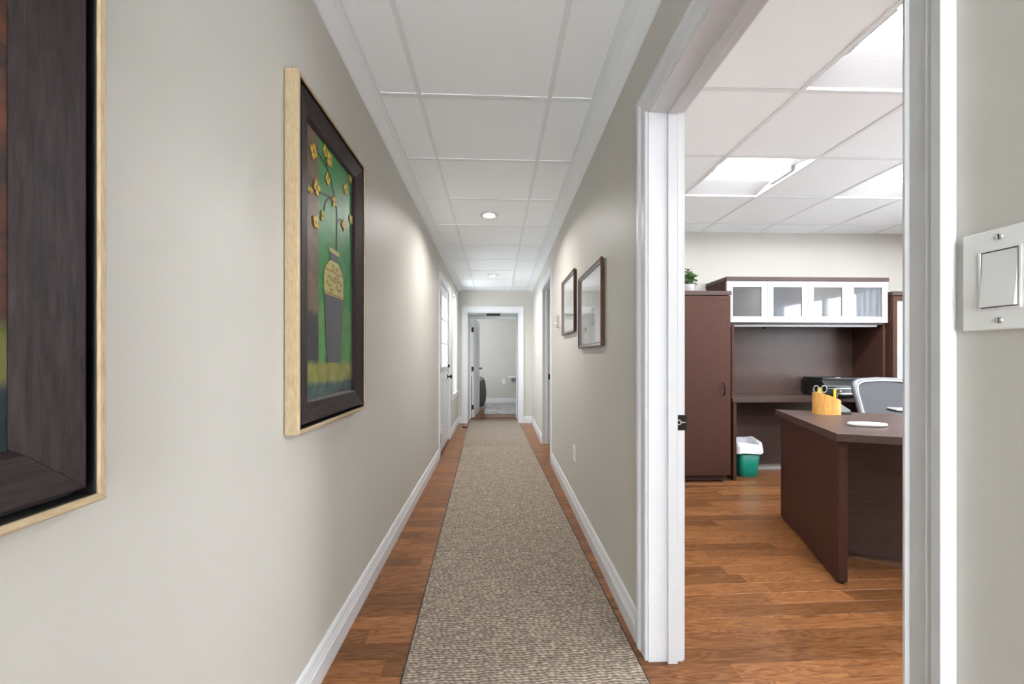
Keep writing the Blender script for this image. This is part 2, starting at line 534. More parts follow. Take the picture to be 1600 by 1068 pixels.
# ------------------------------------------------------------------ floor with planks
b = MB()
b.box(-1.95, 5.0, -2.7, 10.05, -0.06, -0.019)
floor = b.build('floor', 'plaster')
tag(floor, 'oiled oak plank floor running through the hall and office', 'floor', kind='structure')
PW = 0.084
LENS = [0.42, 0.58, 0.74, 0.92, 1.12]
def plank_mesh(L):
    c, t = 0.0013, 0.018
    mb = MB()
    w = PW - 0.0006
    lo = [(0, 0, -t), (L, 0, -t), (L, w, -t), (0, w, -t)]
    md = [(0, 0, -c), (L, 0, -c), (L, w, -c), (0, w, -c)]
    hi = [(c, c, 0), (L - c, c, 0), (L - c, w - c, 0), (c, w - c, 0)]
    mb.rings([lo, md, hi], True, True, 0, False)
    return mb
protos = []
for L in LENS:
    o = plank_mesh(L).build('plank', 'plank', floor)
    protos.append(o)
first = [True] * len(LENS)
cs, sn = math.cos(AL), math.sin(AL)
rest = MB()
def lay(u, v, k, single):
    """plank k with its corner at (u, v) in the plank frame"""
    L = LENS[k]
    x, y = u * cs - v * sn, u * sn + v * cs
    if not single:
        R = Matrix.Translation((x, y, 0)) @ Matrix.Rotation(AL, 4, 'Z')
        rest.box(0.0006, L - 0.0006, 0.0006, PW - 0.0006, -0.018, 0, 0, R)
        return
    if first[k]:
        o = protos[k]; first[k] = False
    else:
        o = copy_child(protos[k], floor)
    o.location = (x, y, 0); o.rotation_euler = (0, 0, AL)
n_single = 0
row = int(-2.6 / PW)
while row * PW < 9.9:
    v = row * PW
    u = -0.80 - 0.02 * max(0, v) - random.random() * 0.6
    umax = 4.85 if v < 4.05 else (1.5 if v > 7.3 else 2.6)
    if v > 7.3: u -= 1.0
    while u < umax:
        k = random.randrange(len(LENS)); L = LENS[k]
        in_hall = u < 0.62
        single = ((1.25 < v < 3.75 and u < 2.45 and u + L > -0.62) or (3.75 <= v < 6.9 and in_hall and u + L > -0.6))
        if 1.5 < v < 3.9 and u > 0.5 and u + L < 0.75: single = False
        # planks wholly beneath the runner never show
        if single and u > -0.28 - 0.037 * v and u + L < 0.57 - 0.037 * v: single = False
        if n_single >= 296: single = False
        lay(u, v, k, single)
        n_single += single
        u += L
    row += 1
ro = rest.build('plank_field', 'plank', floor)
ro['kind'] = 'stuff'

# ------------------------------------------------------------------ ceilings
def grid_ceiling(name, label, xs, ys, matrix, skip, z_slab=0.05, slope=None):
    """xs, ys: bar lines (edges included) in the ceiling's own frame; slope: drift of each x line per metre of y"""
    slope = slope or [0.0] * len(xs)
    slab = MB().box(xs[0] - 0.08, xs[-1] + 0.10, ys[0], ys[-1], z_slab + 0.06, z_slab + 0.1).build(name, 'plaster')
    slab.matrix_world = matrix
    tag(slab, label, 'ceiling', kind='structure')
    cache = {}
    X = lambda i, y: xs[i] + slope[i] * y
    for i in range(len(xs) - 1):
        for j in range(len(ys) - 1):
            if (i, j) in skip: continue
            y0, y1 = ys[j], ys[j + 1]
            loc = (X(i, y0), y0, 0)
            key = (round(X(i + 1, y0) - loc[0], 4), round(X(i, y1) - loc[0], 4), round(X(i + 1, y1) - loc[0], 4), round(y1 - y0, 4))
            if key in cache:
                copy_child(cache[key], slab, loc)
            else:
                a, c_, d_, l = key
                mb = MB(); g = 0.005; e = 0.003
                def quad(g, z): return [(g, g, z), (a - g, g, z), (d_ - g, l - g, z), (c_ + g, l - g, z)]
                mb.rings([quad(g + e, 0.004), quad(g, 0.008), quad(g, 0.02)], True, True, 0, False)
                cache[key] = mb.build('ceiling_tile', 'tile', slab, loc=loc)
    hw = 0.012
    run = None
    for i, x in enumerate(xs):
        x_ = x + (hw if i == 0 else -hw if i == len(xs) - 1 else 0)
        if run is None:
            mb = MB().prism([(-hw, 0), (hw, 0), (hw, 0.006), (0.0015, 0.006), (0.0015, 0.03), (-0.0015, 0.03), (-0.0015, 0.006), (-hw, 0.006)], ys[0], ys[-1], 'Y')
            run = mb.build('main_runner', 'tbar', slab, loc=(x_, 0, 0))
            o = run
        else:
            o = copy_child(run, slab, (x_, 0, 0))
        o.rotation_euler = (0, 0, -math.atan(slope[i]))
    tees = {}
    for i in range(len(xs) - 1):
        for y in ys:
            w = round(X(i + 1, y) - X(i, y), 4)
            if w in tees:
                copy_child(tees[w], slab, (X(i, y), y, 0))
            else:
                mb = MB().box(hw, w - hw, -hw, hw, 0.0008, 0.006).box(hw, w - hw, -0.0015, 0.0015, 0.006, 0.03)
                tees[w] = mb.build('cross_tee', 'tbar', slab, loc=(X(i, y), y, 0))
    return slab

HC = Matrix.Translation((0, 0, 2.51)) @ Matrix.Rotation(7 / 590, 4, 'Z') @ Matrix.Rotation(-0.0155, 4, 'X')
hall_ys = [1.881 + 0.587 * k for k in range(-7, 9)]
hall_ys.append(YB - 0.005)
hall_xs = [-0.579, -0.377, 0.267, 0.481]
hall_ceiling = grid_ceiling('ceiling', 'white suspended tile ceiling of the hallway', hall_xs, hall_ys, HC, set(), 0.05, [-0.0051, 0, 0, 0.0119])
# flat boards between the grid and the walls
b = MB()
b.prism([(0, 0.03), (0, -0.022), (0.006, -0.022), (0.058, -0.006), (0.078, -0.004), (0.078, 0.03)], -2.6, YB, 'Y')
o = b.build('trim_1', 'crown'); o.matrix_world = LW @ Matrix.Translation((0, 0, 2.51)) @ Matrix.Rotation(-0.0155, 4, 'X')
tag(o, 'white moulding between the hallway ceiling and the left wall', 'trim', kind='structure')
b = MB()
b.prism([(0, 0.03), (0, -0.022), (-0.006, -0.022), (-0.066, -0.006), (-0.10, -0.004), (-0.10, 0.03)], -2.6, YB, 'Y')
o = b.build('trim_2', 'crown'); o.matrix_world = Matrix.Translation((XR, 0, 2.51)) @ Matrix.Rotation(-0.0155, 4, 'X')
tag(o, 'white moulding between the hallway ceiling and the right wall', 'trim', kind='structure')

off_xs = [XR + TH] + [0.877 + 0.63 * k for k in range(0, 7)] + [OX1]
off_ys = [OY0] + [1.85 + 0.62 * k for k in range(-5, 4)] + [OY1]
# troffer cells by column/row of the bar lines
TROFF = []
for (xa, ya) in [(1.507, 1.23), (1.507, 2.47), (2.767, 2.47), (2.767, 1.23), (2.767, 0.0), (4.027, 1.23), (1.507, 0.0), (4.027, 0.0), (1.507, -1.24), (4.027, 2.47)]:
    i = min(range(len(off_xs)), key=lambda k: abs(off_xs[k] - xa))
    j = min(range(len(off_ys)), key=lambda k: abs(off_ys[k] - ya))
    TROFF.append((i, j))
office_ceiling = grid_ceiling('ceiling_office', 'white suspended tile ceiling of the office', off_xs, off_ys,
                              Matrix.Translation((0, 0, OZ)), set(TROFF), 0.12)

# ------------------------------------------------------------------ ceiling lights
troff_labels = ['recessed square ceiling light nearest the office doorway', 'recessed square ceiling light in front of the storage cabinet',
                'recessed square ceiling light in front of the hutch', 'recessed square ceiling light over the office desk']
for n, (i, j) in enumerate(TROFF):
    x0, x1, y0, y1 = off_xs[i], off_xs[i + 1], off_ys[j], off_ys[j + 1]
    w, l = x1 - x0, y1 - y0
    lab = troff_labels[n] if n < len(troff_labels) else ['third light from the door along the near row, above the desk chair side', 'recessed square light nearest the office window', 'recessed square light just left of the office entry', 'recessed square light in the window corner near the front wall', 'recessed square light closest to the office front wall', 'recessed square light above the glass-door bookcase'][n - 4]
    t = thing('ceiling_light', lab, 'ceiling light', (x0, y0, OZ), 0, 'recessed square lights in the office ceiling')
    g = 0.012; top = 0.066
    mb = MB()
    mb.box(g, w - g, g, l - g, top + 0.012, top + 0.018)
    for a, c_, d, e in ((g, g + 0.003, g, l - g), (w - g - 0.003, w - g, g, l - g)):
        mb.box(a, c_, d, e, 0.004, top + 0.012)
    for d, e in ((g, g + 0.003), (l - g - 0.003, l - g)):
        mb.box(g, w - g, d, e, 0.004, top + 0.012)
    mb.build('housing', 'reflector', t)
    # curved reflectors before and behind the lens
    y_a, y_b = l * 0.32, l * 0.66
    for (ya, yb, sgn) in ((g + 0.004, y_a, 1), (l - g - 0.004, y_b, -1)):
        mb = MB(); rings = []
        for k in range(9):
            f = k / 8
            yy = ya + (yb - ya) * f
            zz = 0.012 + (top - 0.03) * math.sin(f * PI / 2)
            rings.append([(g + 0.004, yy, zz), (w - g - 0.004, yy, zz), (w - g - 0.004, yy, zz + 0.004), (g + 0.004, yy, zz + 0.004)])
        mb.rings(rings, True, True, 0, False)
        mb.build('reflector', 'reflector', t)
    mb = MB(); rings = []
    for k in range(9):
        f = k / 8
        yy = y_a + (y_b - y_a) * f
        zz = top - 0.020 - 0.022 * math.sin(f * PI)
        rings.append([(g + 0.03, yy, zz), (w - g - 0.03, yy, zz), (w - g - 0.03, yy, zz + 0.004), (g + 0.03, yy, zz + 0.004)])
    mb.rings(rings, True, True, 0, False)
    mb.build('lens', 'lens', t)
    for xx in (g + 0.004, w - g - 0.030):
        MB().box(xx, xx + 0.026, y_a - 0.004, y_b + 0.004, top - 0.050, top - 0.008).build('end_cap', 'reflector', t)

pot_labels = ['round recessed downlight in the nearer hallway ceiling tile', 'round recessed downlight close to the far end of the hallway']
for n, (px, py, dim) in enumerate([(-0.10, 3.37, 1.0), (-0.12, 5.68, 1.0)]):
    zc = 2.51 - 0.0155 * py
    t = thing('downlight', pot_labels[n], 'ceiling light', (px, py, zc), 0, 'hallway downlights')
    t.rotation_euler = (-0.0155, 0, 0)
    MB().lathe([(0.050, 0.004), (0.052, -0.006), (0.060, -0.010), (0.074, -0.008), (0.084, -0.002), (0.084, 0.004)], 28).build('trim_ring', 'white', t)
    MB().lathe([(0.051, -0.006), (0.047, -0.001), (0.044, 0.003)], 28).build('baffle', 'reflector', t)
    MB().lathe([(0.0005, -0.008), (0.02, -0.007), (0.036, -0.003), (0.044, 0.003)], 28, mi=0).build('bulb', 'bulb', t)
    ld = bpy.data.lights.new('downlight_beam', 'AREA')
    ld.shape = 'DISK'; ld.size = 0.075; ld.energy = POT_WATTS * dim; ld.color = (1.0, 0.98, 0.95); ld.spread = math.radians(155)
    lo = bpy.data.objects.new('downlight_beam', ld); C.objects.link(lo); lo.parent = t; lo.location = (0, 0, -0.013)

# ------------------------------------------------------------------ baseboards
def bb_profile(sgn, h=0.125, t=0.017):
    p = [(0, 0), (t, 0), (t, h * 0.55), (t * 0.78, h * 0.60), (t * 0.86, h * 0.66), (t * 0.6, h * 0.76), (t * 0.72, h * 0.80), (t * 0.55, h * 0.92), (t * 0.25, h), (0, h)]
    return [(sgn * a, z) for a, z in p]
b = MB()
b.prism(bb_profile(1), -2.6, DOOR_L[0] - 0.09, 'Y').prism(bb_profile(1), DOOR_L[1] + 0.085, YB, 'Y')
o = b.build('baseboard_left', 'white', loc=(-XL, 0, 0), rz=AL)
tag(o, 'white stepped baseboard along the left hallway wall', 'baseboard', kind='structure')
b = MB()
b.prism(bb_profile(-1), -2.6, OD0 - 0.045, 'Y').prism(bb_profile(-1), OD1 + 0.082, SD0 - 0.082, 'Y').prism(bb_profile(-1), SD1, YB, 'Y')
o = b.build('baseboard_right', 'white', loc=(XR, 0, 0))
tag(o, 'white stepped baseboard along the right hallway wall', 'baseboard', kind='structure')
b = MB()
pf = [(-d, z) for d, z in bb_profile(1)]
b.prism(pf, BX1 + 0.09, XR - 0.017, 'X').prism(pf, xl_at(YB) + 0.017, BX0 - 0.09, 'X')
o = b.build('baseboard_back', 'white', loc=(0, YB, 0))
tag(o, 'short white baseboards beside the far doorway', 'baseboard', kind='structure')
o = MB().prism(pf, -1.8, 1.4, 'X').build('baseboard_far_room', 'white', loc=(0, 9.85, 0))
tag(o, 'white baseboard of the room beyond the far doorway', 'baseboard', kind='structure')
b = MB().prism(pf, XR + TH, OX1, 'X')
o = b.build('baseboard_office', 'white', loc=(0, OY1, 0))
tag(o, 'white baseboard along the office back wall under the credenza', 'baseboard', kind='structure')

# ------------------------------------------------------------------ casings (mitred moulding swept round an opening)
CP = [(0, 0), (0, 0.009), (0.10, 0.012), (0.16, 0.009), (0.55, 0.0115), (0.60, 0.0145), (0.68, 0.0125), (0.74, 0.0165), (0.95, 0.018), (1.0, 0.015), (1.0, 0)]
def casing(name, s0, s1, zt, wl, wt, wr, to3, mat='white', z0=0.0, legs=(True, True), parent=None):
    path = []
    if legs[0]:
        path += [((s0, z0), (-wl, 0)), ((s0, zt), (-wl, wt))]
    else:
        path += [((s0, zt), (0, wt))]
    if legs[1]:
        path += [((s1, zt), (wr, wt)), ((s1, z0), (wr, 0))]
    else:
        path += [((s1, zt), (0, wt))]
    rings = []
    for (s, z), (ds, dz) in path:
        rings.append([to3(s + ds * w, d, z + dz * w) for w, d in CP])
    return MB().rings(rings, True, True, 0, False).build(name, mat, parent)

# office doorway: frame lining, stop, casings both sides
t = thing('door_1', 'white trimmed open doorway into the office', 'doorway', (XR, OD0, 0), kind='structure')
L = OD1 - OD0
R3 = lambda s, d, z: (-d, s, z)
casing('casing', 0.012, L - 0.012, ODZ - 0.012, 0.056, 0.085, 0.080, R3, parent=t)
casing('office_side_casing', 0.012, L - 0.012, ODZ - 0.012, 0.085, 0.085, 0.085, lambda s, d, z: (TH + d, s, z), parent=t)
b = MB()
b.box(0, TH, L - 0.02, L, 0, ODZ); b.box(0, TH, 0, 0.02, 0, ODZ); b.box(0, TH, 0.02, L - 0.02, ODZ - 0.02, ODZ)
b.build('jamb', 'white', t, 0.0012)
b = MB()
b.box(0.073, 0.110, L - 0.033, L - 0.02, 0, ODZ - 0.02); b.box(0.073, 0.110, 0.02, 0.033, 0, ODZ - 0.02); b.box(0.073, 0.110, 0.033, L - 0.033, ODZ - 0.033, ODZ - 0.02)
b.build('door_stop', 'white', t, 0.002)
sp = MB().box(0.105, 0.150, L - 0.023, L - 0.0195, 0.905, 0.965).build('strike_plate', 'blackmetal', t, 0.0012)
MB().lathe([(0.0085, 0), (0.011, -0.0012), (0.0085, -0.0022), (0.007, -0.001)], 16, (0.118, L - 0.0235, 0.936), axis='Y').build('latch_hole', 'steel', sp)
MB().box(0.127, 0.144, L - 0.0245, L - 0.0228, 0.934, 0.938).build('latch_groove', 'steel', sp)

# second doorway on the right
t = thing('door_2', 'white lined doorway further along the right hallway wall', 'doorway', (XR, SD0, 0), kind='structure')
L = SD1 - SD0
casing('casing', 0.012, L, SDZ - 0.012, 0.085, 0.085, 0.0, R3, legs=(True, False), parent=t)
b = MB()
b.box(0.045, TH, L - 0.02, L, 0, SDZ); b.box(0, TH, 0, 0.02, 0, SDZ); b.box(0, TH, 0.02, L - 0.02, SDZ - 0.02, SDZ)
b.build('jamb', 'white', t, 0.0012)
MB().box(0.052, 0.078, L - 0.033, L - 0.02, 0, SDZ - 0.02).build('door_stop', 'white', t, 0.002)
MB().box(0.080, 0.112, L - 0.024, L - 0.0195, 0.885, 0.965).build('strike_plate', 'blackmetal', t, 0.001)

# far doorway
t = thing('door_3', 'white cased doorway at the far end of the hallway', 'doorway', (BX0, YB, 0), kind='structure')
W = BX1 - BX0
casing('casing', 0.0, W, BZ, 0.09, 0.105, 0.085, lambda s, d, z: (s, -d, z), parent=t)
b = MB()
b.box(0, 0.016, 0, 0.55, 0, BZ); b.box(W - 0.016, W, 0, 0.55, 0, BZ); b.box(0.016, W - 0.016, 0, 0.55, BZ - 0.016, BZ)
b.build('jamb', 'white', t, 0.002)
b = MB()
b.box(0.016, 0.040, 0.50, 0.545, 0, BZ - 0.016); b.box(W - 0.030, W - 0.016, 0.50, 0.545, 0, BZ - 0.016); b.box(0.040, W - 0.030, 0.50, 0.545, BZ - 0.07, BZ - 0.016)
b.build('door_stop', 'white', t, 0.002)
MB().box(0.02, W - 0.02, 0.515, 0.60, 0.0, 0.008).build('threshold', 'mahogany', t, 0.002)
# dark closer box fixed at the head of that doorway
t = thing('door_closer', 'slim dark box fixed under the head of the far doorway', 'door closer', (-0.13, YB + 0.10, BZ - 0.052))
MB().box(-0.125, 0.125, 0, 0.05, 0, 0.034).build('body', 'blackmetal', t, 0.004)
MB().box(-0.105, 0.105, -0.002, 0, 0.006, 0.028).build('cover', 'black', t)

# ------------------------------------------------------------------ exterior door on the left wall
t = thing('door_4', 'white exterior door with a nine-pane window and black hardware', 'door', LP(0, DOOR_L[0], 0), AL, kind='structure')
L = DOOR_L[1] - DOOR_L[0]; Z = DOOR_L[2]
L3 = lambda s, d, z: (d, s, z)
casing('casing', 0.0, L, Z, 0.09, 0.09, 0.085, L3, parent=t)
b = MB()
b.box(-TH, 0, 0, 0.02, 0, Z); b.box(-TH, 0, L - 0.02, L, 0, Z); b.box(-TH, 0, 0.02, L - 0.02, Z - 0.02, Z)
b.build('jamb', 'white', t)
gx0, gx1, gz0, gz1 = 0.17, L - 0.17, 1.06, 1.98
b = MB()
d0, d1 = -0.052, -0.010
b.box(d0, d1, 0.022, gx0, 0.03, Z - 0.022); b.box(d0, d1, gx1, L - 0.022, 0.03, Z - 0.022)
b.box(d0, d1, gx0, gx1, 0.03, gz0); b.box(d0, d1, gx0, gx1, gz1, Z - 0.022)
slab = b.build('slab', 'white', t)
b = MB()
for a, c_, d, e in ((gx0 - 0.025, gx1 + 0.025, gz0 - 0.025, gz0 + 0.008), (gx0 - 0.025, gx1 + 0.025, gz1 - 0.008, gz1 + 0.025), (gx0 - 0.025, gx0 + 0.008, gz0 + 0.008, gz1 - 0.008), (gx1 - 0.008, gx1 + 0.025, gz0 + 0.008, gz1 - 0.008)):
    b.box(-0.012, 0.004, a, c_, d, e)
b.build('glazing_frame', 'white', t, 0.003)
pw, ph = (gx1 - gx0) / 3, (gz1 - gz0) / 3
for k in (1, 2):
    MB().box(-0.022, 0.0, gx0 + pw * k - 0.009, gx0 + pw * k + 0.009, gz0, gz1).build('muntin', 'white', t)
    MB().box(-0.022, 0.001, gx0, gx1, gz0 + ph * k - 0.009, gz0 + ph * k + 0.009).build('muntin', 'white', t)
pane = None
for i in range(3):
    for j in range(3):
        loc = (-0.03, gx0 + pw * i + 0.001, gz0 + ph * j + 0.001)
        if pane is None:
            pane = MB().box(0, 0.004, 0, pw - 0.002, 0, ph - 0.002).build('pane', 'dim_glass', t, loc=loc)
        else:
            copy_child(pane, t, loc)
for a, c_ in ((0.15, L / 2 - 0.04), (L / 2 + 0.04, L - 0.15)):
    b = MB()
    for e, f, g_, h in ((a, c_, 0.25, 0.275), (a, c_, 0.895, 0.92), (a, a + 0.025, 0.275, 0.895), (c_ - 0.025, c_, 0.275, 0.895)):
        b.box(-0.011, -0.003, e, f, g_, h)
    b.box(-0.011, -0.006, a + 0.06, c_ - 0.06, 0.33, 0.84)
    b.build('panel_moulding', 'white', t, 0.003)
for z in (0.22, 1.06, 1.86):
    b = MB().box(-0.012, 0.002, 0.004, 0.040, z - 0.05, z + 0.05).cyl((0.004, 0.021, z - 0.055), 0.007, 0.11)
    b.build('hinge', 'blackmetal', t)
b = MB().lathe([(0.03, 0), (0.03, 0.006), (0.012, 0.010), (0.011, 0.035), (0.026, 0.045), (0.028, 0.058), (0.018, 0.068), (0.001, 0.070)], 18, (-0.010, L - 0.085, 0.92), axis='X')
b.build('door_knob', 'blackmetal', t)
b = MB().lathe([(0.028, 0), (0.028, 0.012), (0.020, 0.020), (0.001, 0.021)], 18, (-0.010, L - 0.085, 1.07), axis='X').box(0.008, 0.026, L - 0.090, L - 0.080, 1.05, 1.09)
b.build('deadbolt', 'blackmetal', t)
MB().box(-0.14, 0.012, 0.02, L - 0.02, 0.0, 0.028).build('threshold', 'mahogany', t, 0.004)

# window beside it
t = thing('window_1', 'tall narrow white sash window beside the exterior door', 'window', LP(0, WIN_L[0], WIN_L[2]), AL, kind='structure')
L = WIN_L[1] - WIN_L[0]; H = WIN_L[3] - WIN_L[2]
rings = []
for (s, z), (ds, dz) in [((0, 0), (-0.08, -0.08)), ((0, H), (-0.08, 0.08)), ((L, H), (0.08, 0.08)), ((L, 0), (0.08, -0.08)), ((0, 0), (-0.08, -0.08))]:
    rings.append([(d, s + ds * w, z + dz * w) for w, d in CP])
MB().rings(rings, True, False, 0, False).build('casing', 'white', t)
b = MB()
b.box(-TH, 0, 0, 0.015, 0, H); b.box(-TH, 0, L - 0.015, L, 0, H); b.box(-TH, 0, 0.015, L - 0.015, H - 0.015, H)
b.build('jamb', 'white', t)
MB().box(-TH, 0.03, 0.0, L, -0.01, 0.018).build('sill', 'white', t, 0.004)
for (za, zb, dd) in ((0.018, H * 0.5 + 0.02, -0.075), (H * 0.5 - 0.02, H - 0.015, -0.115)):
    b = MB()
    b.box(dd, dd + 0.035, 0.015, 0.055, za, zb); b.box(dd, dd + 0.035, L - 0.055, L - 0.015, za, zb)
    b.box(dd, dd + 0.035, 0.055, L - 0.055, za, za + 0.045); b.box(dd, dd + 0.035, 0.055, L - 0.055, zb - 0.04, zb)
    s = b.build('sash', 'white', t)
    MB().box(dd + 0.015, dd + 0.019, 0.055, L - 0.055, za + 0.045, zb - 0.04).build('pane', 'dim_glass', s)

# ------------------------------------------------------------------ paintings on the left wall
def painting(s0, w, z0, h, name, label, canvases):
    t = thing(name, label, 'painting', LP(0, s0, z0), AL, 'framed paintings on the left wall')
    D = 0.044
    def mitre(nm, mat, pts, inset0):
        """pts: (inset, d) profile loop swept round the rectangle; four mitred rails"""
        cor = [(0, 0, 1, 1), (w, 0, -1, 1), (w, h, -1, -1), (0, h, 1, -1)]
        for k in range(4):
            A, B = cor[k], cor[(k + 1) % 4]
            r = [[(d, c[0] + c[2] * i, c[1] + c[3] * i) for i, d in pts] for c in (A, B)]
            MB().rings(r, True, True, 0, False).build(nm, mat + ('_h' if k % 2 == 0 and mat != 'black' else ''), t, 0.0008)
    mitre('outer_rail', 'gold', [(0, 0.002), (0, D - 0.003), (0.003, D), (0.012, D), (0.013, D - 0.002), (0.013, 0.002)], 0)
    mitre('shadow_gap', 'black', [(0.0131, 0.004), (0.0131, D - 0.004), (0.0146, D - 0.004), (0.0146, 0.010), (0.0259, 0.010), (0.0259, 0.004)], 0)
    mitre('inner_rail', 'darkframe', [(0.026, 0.004), (0.026, D - 0.006), (0.029, D - 0.004), (0.090, D - 0.016), (0.096, D - 0.022), (0.1, 0.018), (0.1, 0.004)], 0)
    for (u0, u1, mt) in canvases:
        MB().box(0.006, 0.016, u0, u1, 0.09, h - 0.09).build('canvas', mt, t)
    MB().box(0.001, 0.006, 0.01, w - 0.01, 0.01, h - 0.01).build('backing', 'black', t)
    return t, 0.0165

P2 = (1.186, 0.612, 0.949, 1.135)
t2, dc = painting(*P2, 'flower_painting', 'painting of a dark vase with yellow blossoms on green, in a gold and espresso frame',
                  [(0.09, 0.195, 'canvas_brown'), (0.195, 0.522, 'canvas_green')])
VX = 772.0
def art(px, py):
    """canvas point (u, v) of the middle painting, measured off the photograph once"""
    y = (XL - dc) * 590 / (VX - px)
    return y - P2[0], EYE + (558 - py) / 590 * y - P2[2]
def flat(name, polys, mat, lift, thick=0.0012):
    b = MB()
    for p in polys:
        b.prism([(u, v) for u, v in p], dc + lift, dc + lift + thick, 'X')
    return b.build(name, mat, t2)
# stems
def strip(pts, w0):
    pts = [Vector(p) for p in pts]; lft, rgt = [], []
    for i, p in enumerate(pts):
        tg = (pts[min(i + 1, len(pts) - 1)] - pts[max(i - 1, 0)]).normalized()
        nn = Vector((-tg.y, tg.x)) * w0 * (1 - 0.6 * i / len(pts))
        lft.append(p + nn); rgt.append(p - nn)
    return [[lft[i], lft[i + 1], rgt[i + 1], rgt[i]] for i in range(len(pts) - 1)]
polys = []
for pts in ([(529.5, 394), (530, 360), (530, 333), (526, 308), (521, 285), (514, 265), (503, 245)],
            [(528, 312), (519, 311), (511, 307), (503, 304)], [(521, 311), (513, 318), (509, 340)],
            [(530, 350), (535, 345), (541, 352)], [(516, 270), (513, 255), (511, 240)]):
    polys += strip([art(*p) for p in pts], 0.0042)
flat('painted_stem', polys, 'twig', 0.0)
fl = [(494, 241), (511.5, 240), (518, 252.5), (515.5, 283), (550, 282), (543, 299), (499, 297), (489, 304), (525, 318), (509, 342), (497.5, 350), (540, 354), (551, 345)]
for k, p in enumerate(fl):
    u, v = art(*p)
    rnd = random.Random(k)
    polys = []; rr = rnd.uniform(0.016, 0.023); a0 = rnd.uniform(0, 6)
    n = 4 if k not in (7, 9) else 2
    for q in range(n):
        a = a0 + q * 2 * PI / max(n, 4) * rnd.uniform(0.92, 1.08)
        cx, cy = u + rr * 0.62 * math.cos(a), v + rr * 0.75 * math.sin(a)
        polys.append([(cx + rr * rnd.uniform(0.42, 0.62) * math.cos(g * PI / 3.5), cy + rr * rnd.uniform(0.45, 0.68) * math.sin(g * PI / 3.5)) for g in range(7)])
    flat('painted_blossom', polys, 'petal', 0.0008 + 0.0001 * k)
    flat('painted_core', [[(u + 0.006 * math.cos(g * PI / 3), v + 0.007 * math.sin(g * PI / 3)) for g in range(6)]], 'petal_core', 0.0026)
# vase
cu = 0.325
def sym(rows): return [(cu - r, v) for r, v in rows] + [(cu + r, v) for r, v in reversed(rows)]
flat('painted_vase_body', [sym([(0.062, 0.222), (0.076, 0.34), (0.084, 0.44), (0.088, 0.482)])], 'vase_dark', 0.0004)
flat('painted_vase_shoulder', [sym([(0.088, 0.480), (0.090, 0.53), (0.086, 0.570), (0.075, 0.585), (0.045, 0.610), (0.030, 0.617)])], 'vase_gold', 0.0007)
flat('painted_vase_neck', [sym([(0.030, 0.612), (0.037, 0.628), (0.037, 0.650)])], 'vase_dark', 0.0005)
flat('painted_vase_rim', [sym([(0.044, 0.648), (0.046, 0.664)])], 'vase_gold', 0.0009)
polys = []
for (du, v, r) in ((-0.045, 0.535, 0.020), (0.045, 0.528, 0.021), (0.0, 0.545, 0.011), (-0.03, 0.497, 0.010), (0.03, 0.56, 0.009), (-0.012, 0.592, 0.012), (0.022, 0.590, 0.008)):
    for k in range(12):
        a, a2 = 2 * PI * k / 12, 2 * PI * (k + 1) / 12
        if k % 6 == 5: continue
        polys.append([(cu + du + r * math.cos(a), v + r * 1.15 * math.sin(a)), (cu + du + r * math.cos(a2), v + r * 1.15 * math.sin(a2)),
                      (cu + du + r * 0.7 * math.cos(a2), v + r * 0.8 * math.sin(a2)), (cu + du + r * 0.7 * math.cos(a), v + r * 0.8 * math.sin(a))])
for v in (0.484, 0.572):
    polys.append([(cu - 0.088, v), (cu + 0.088, v), (cu + 0.088, v + 0.005), (cu - 0.088, v + 0.005)])
flat('painted_ornament', polys, 'petal_core', 0.0019)

t1, _ = painting(-0.002, 0.612, 0.969, 1.135, 'rust_painting', 'large rust and teal painting in a gold and espresso frame, cut by the left edge',
                 [(0.09, 0.25, 'canvas_green'), (0.25, 0.522, 'canvas_rust')])

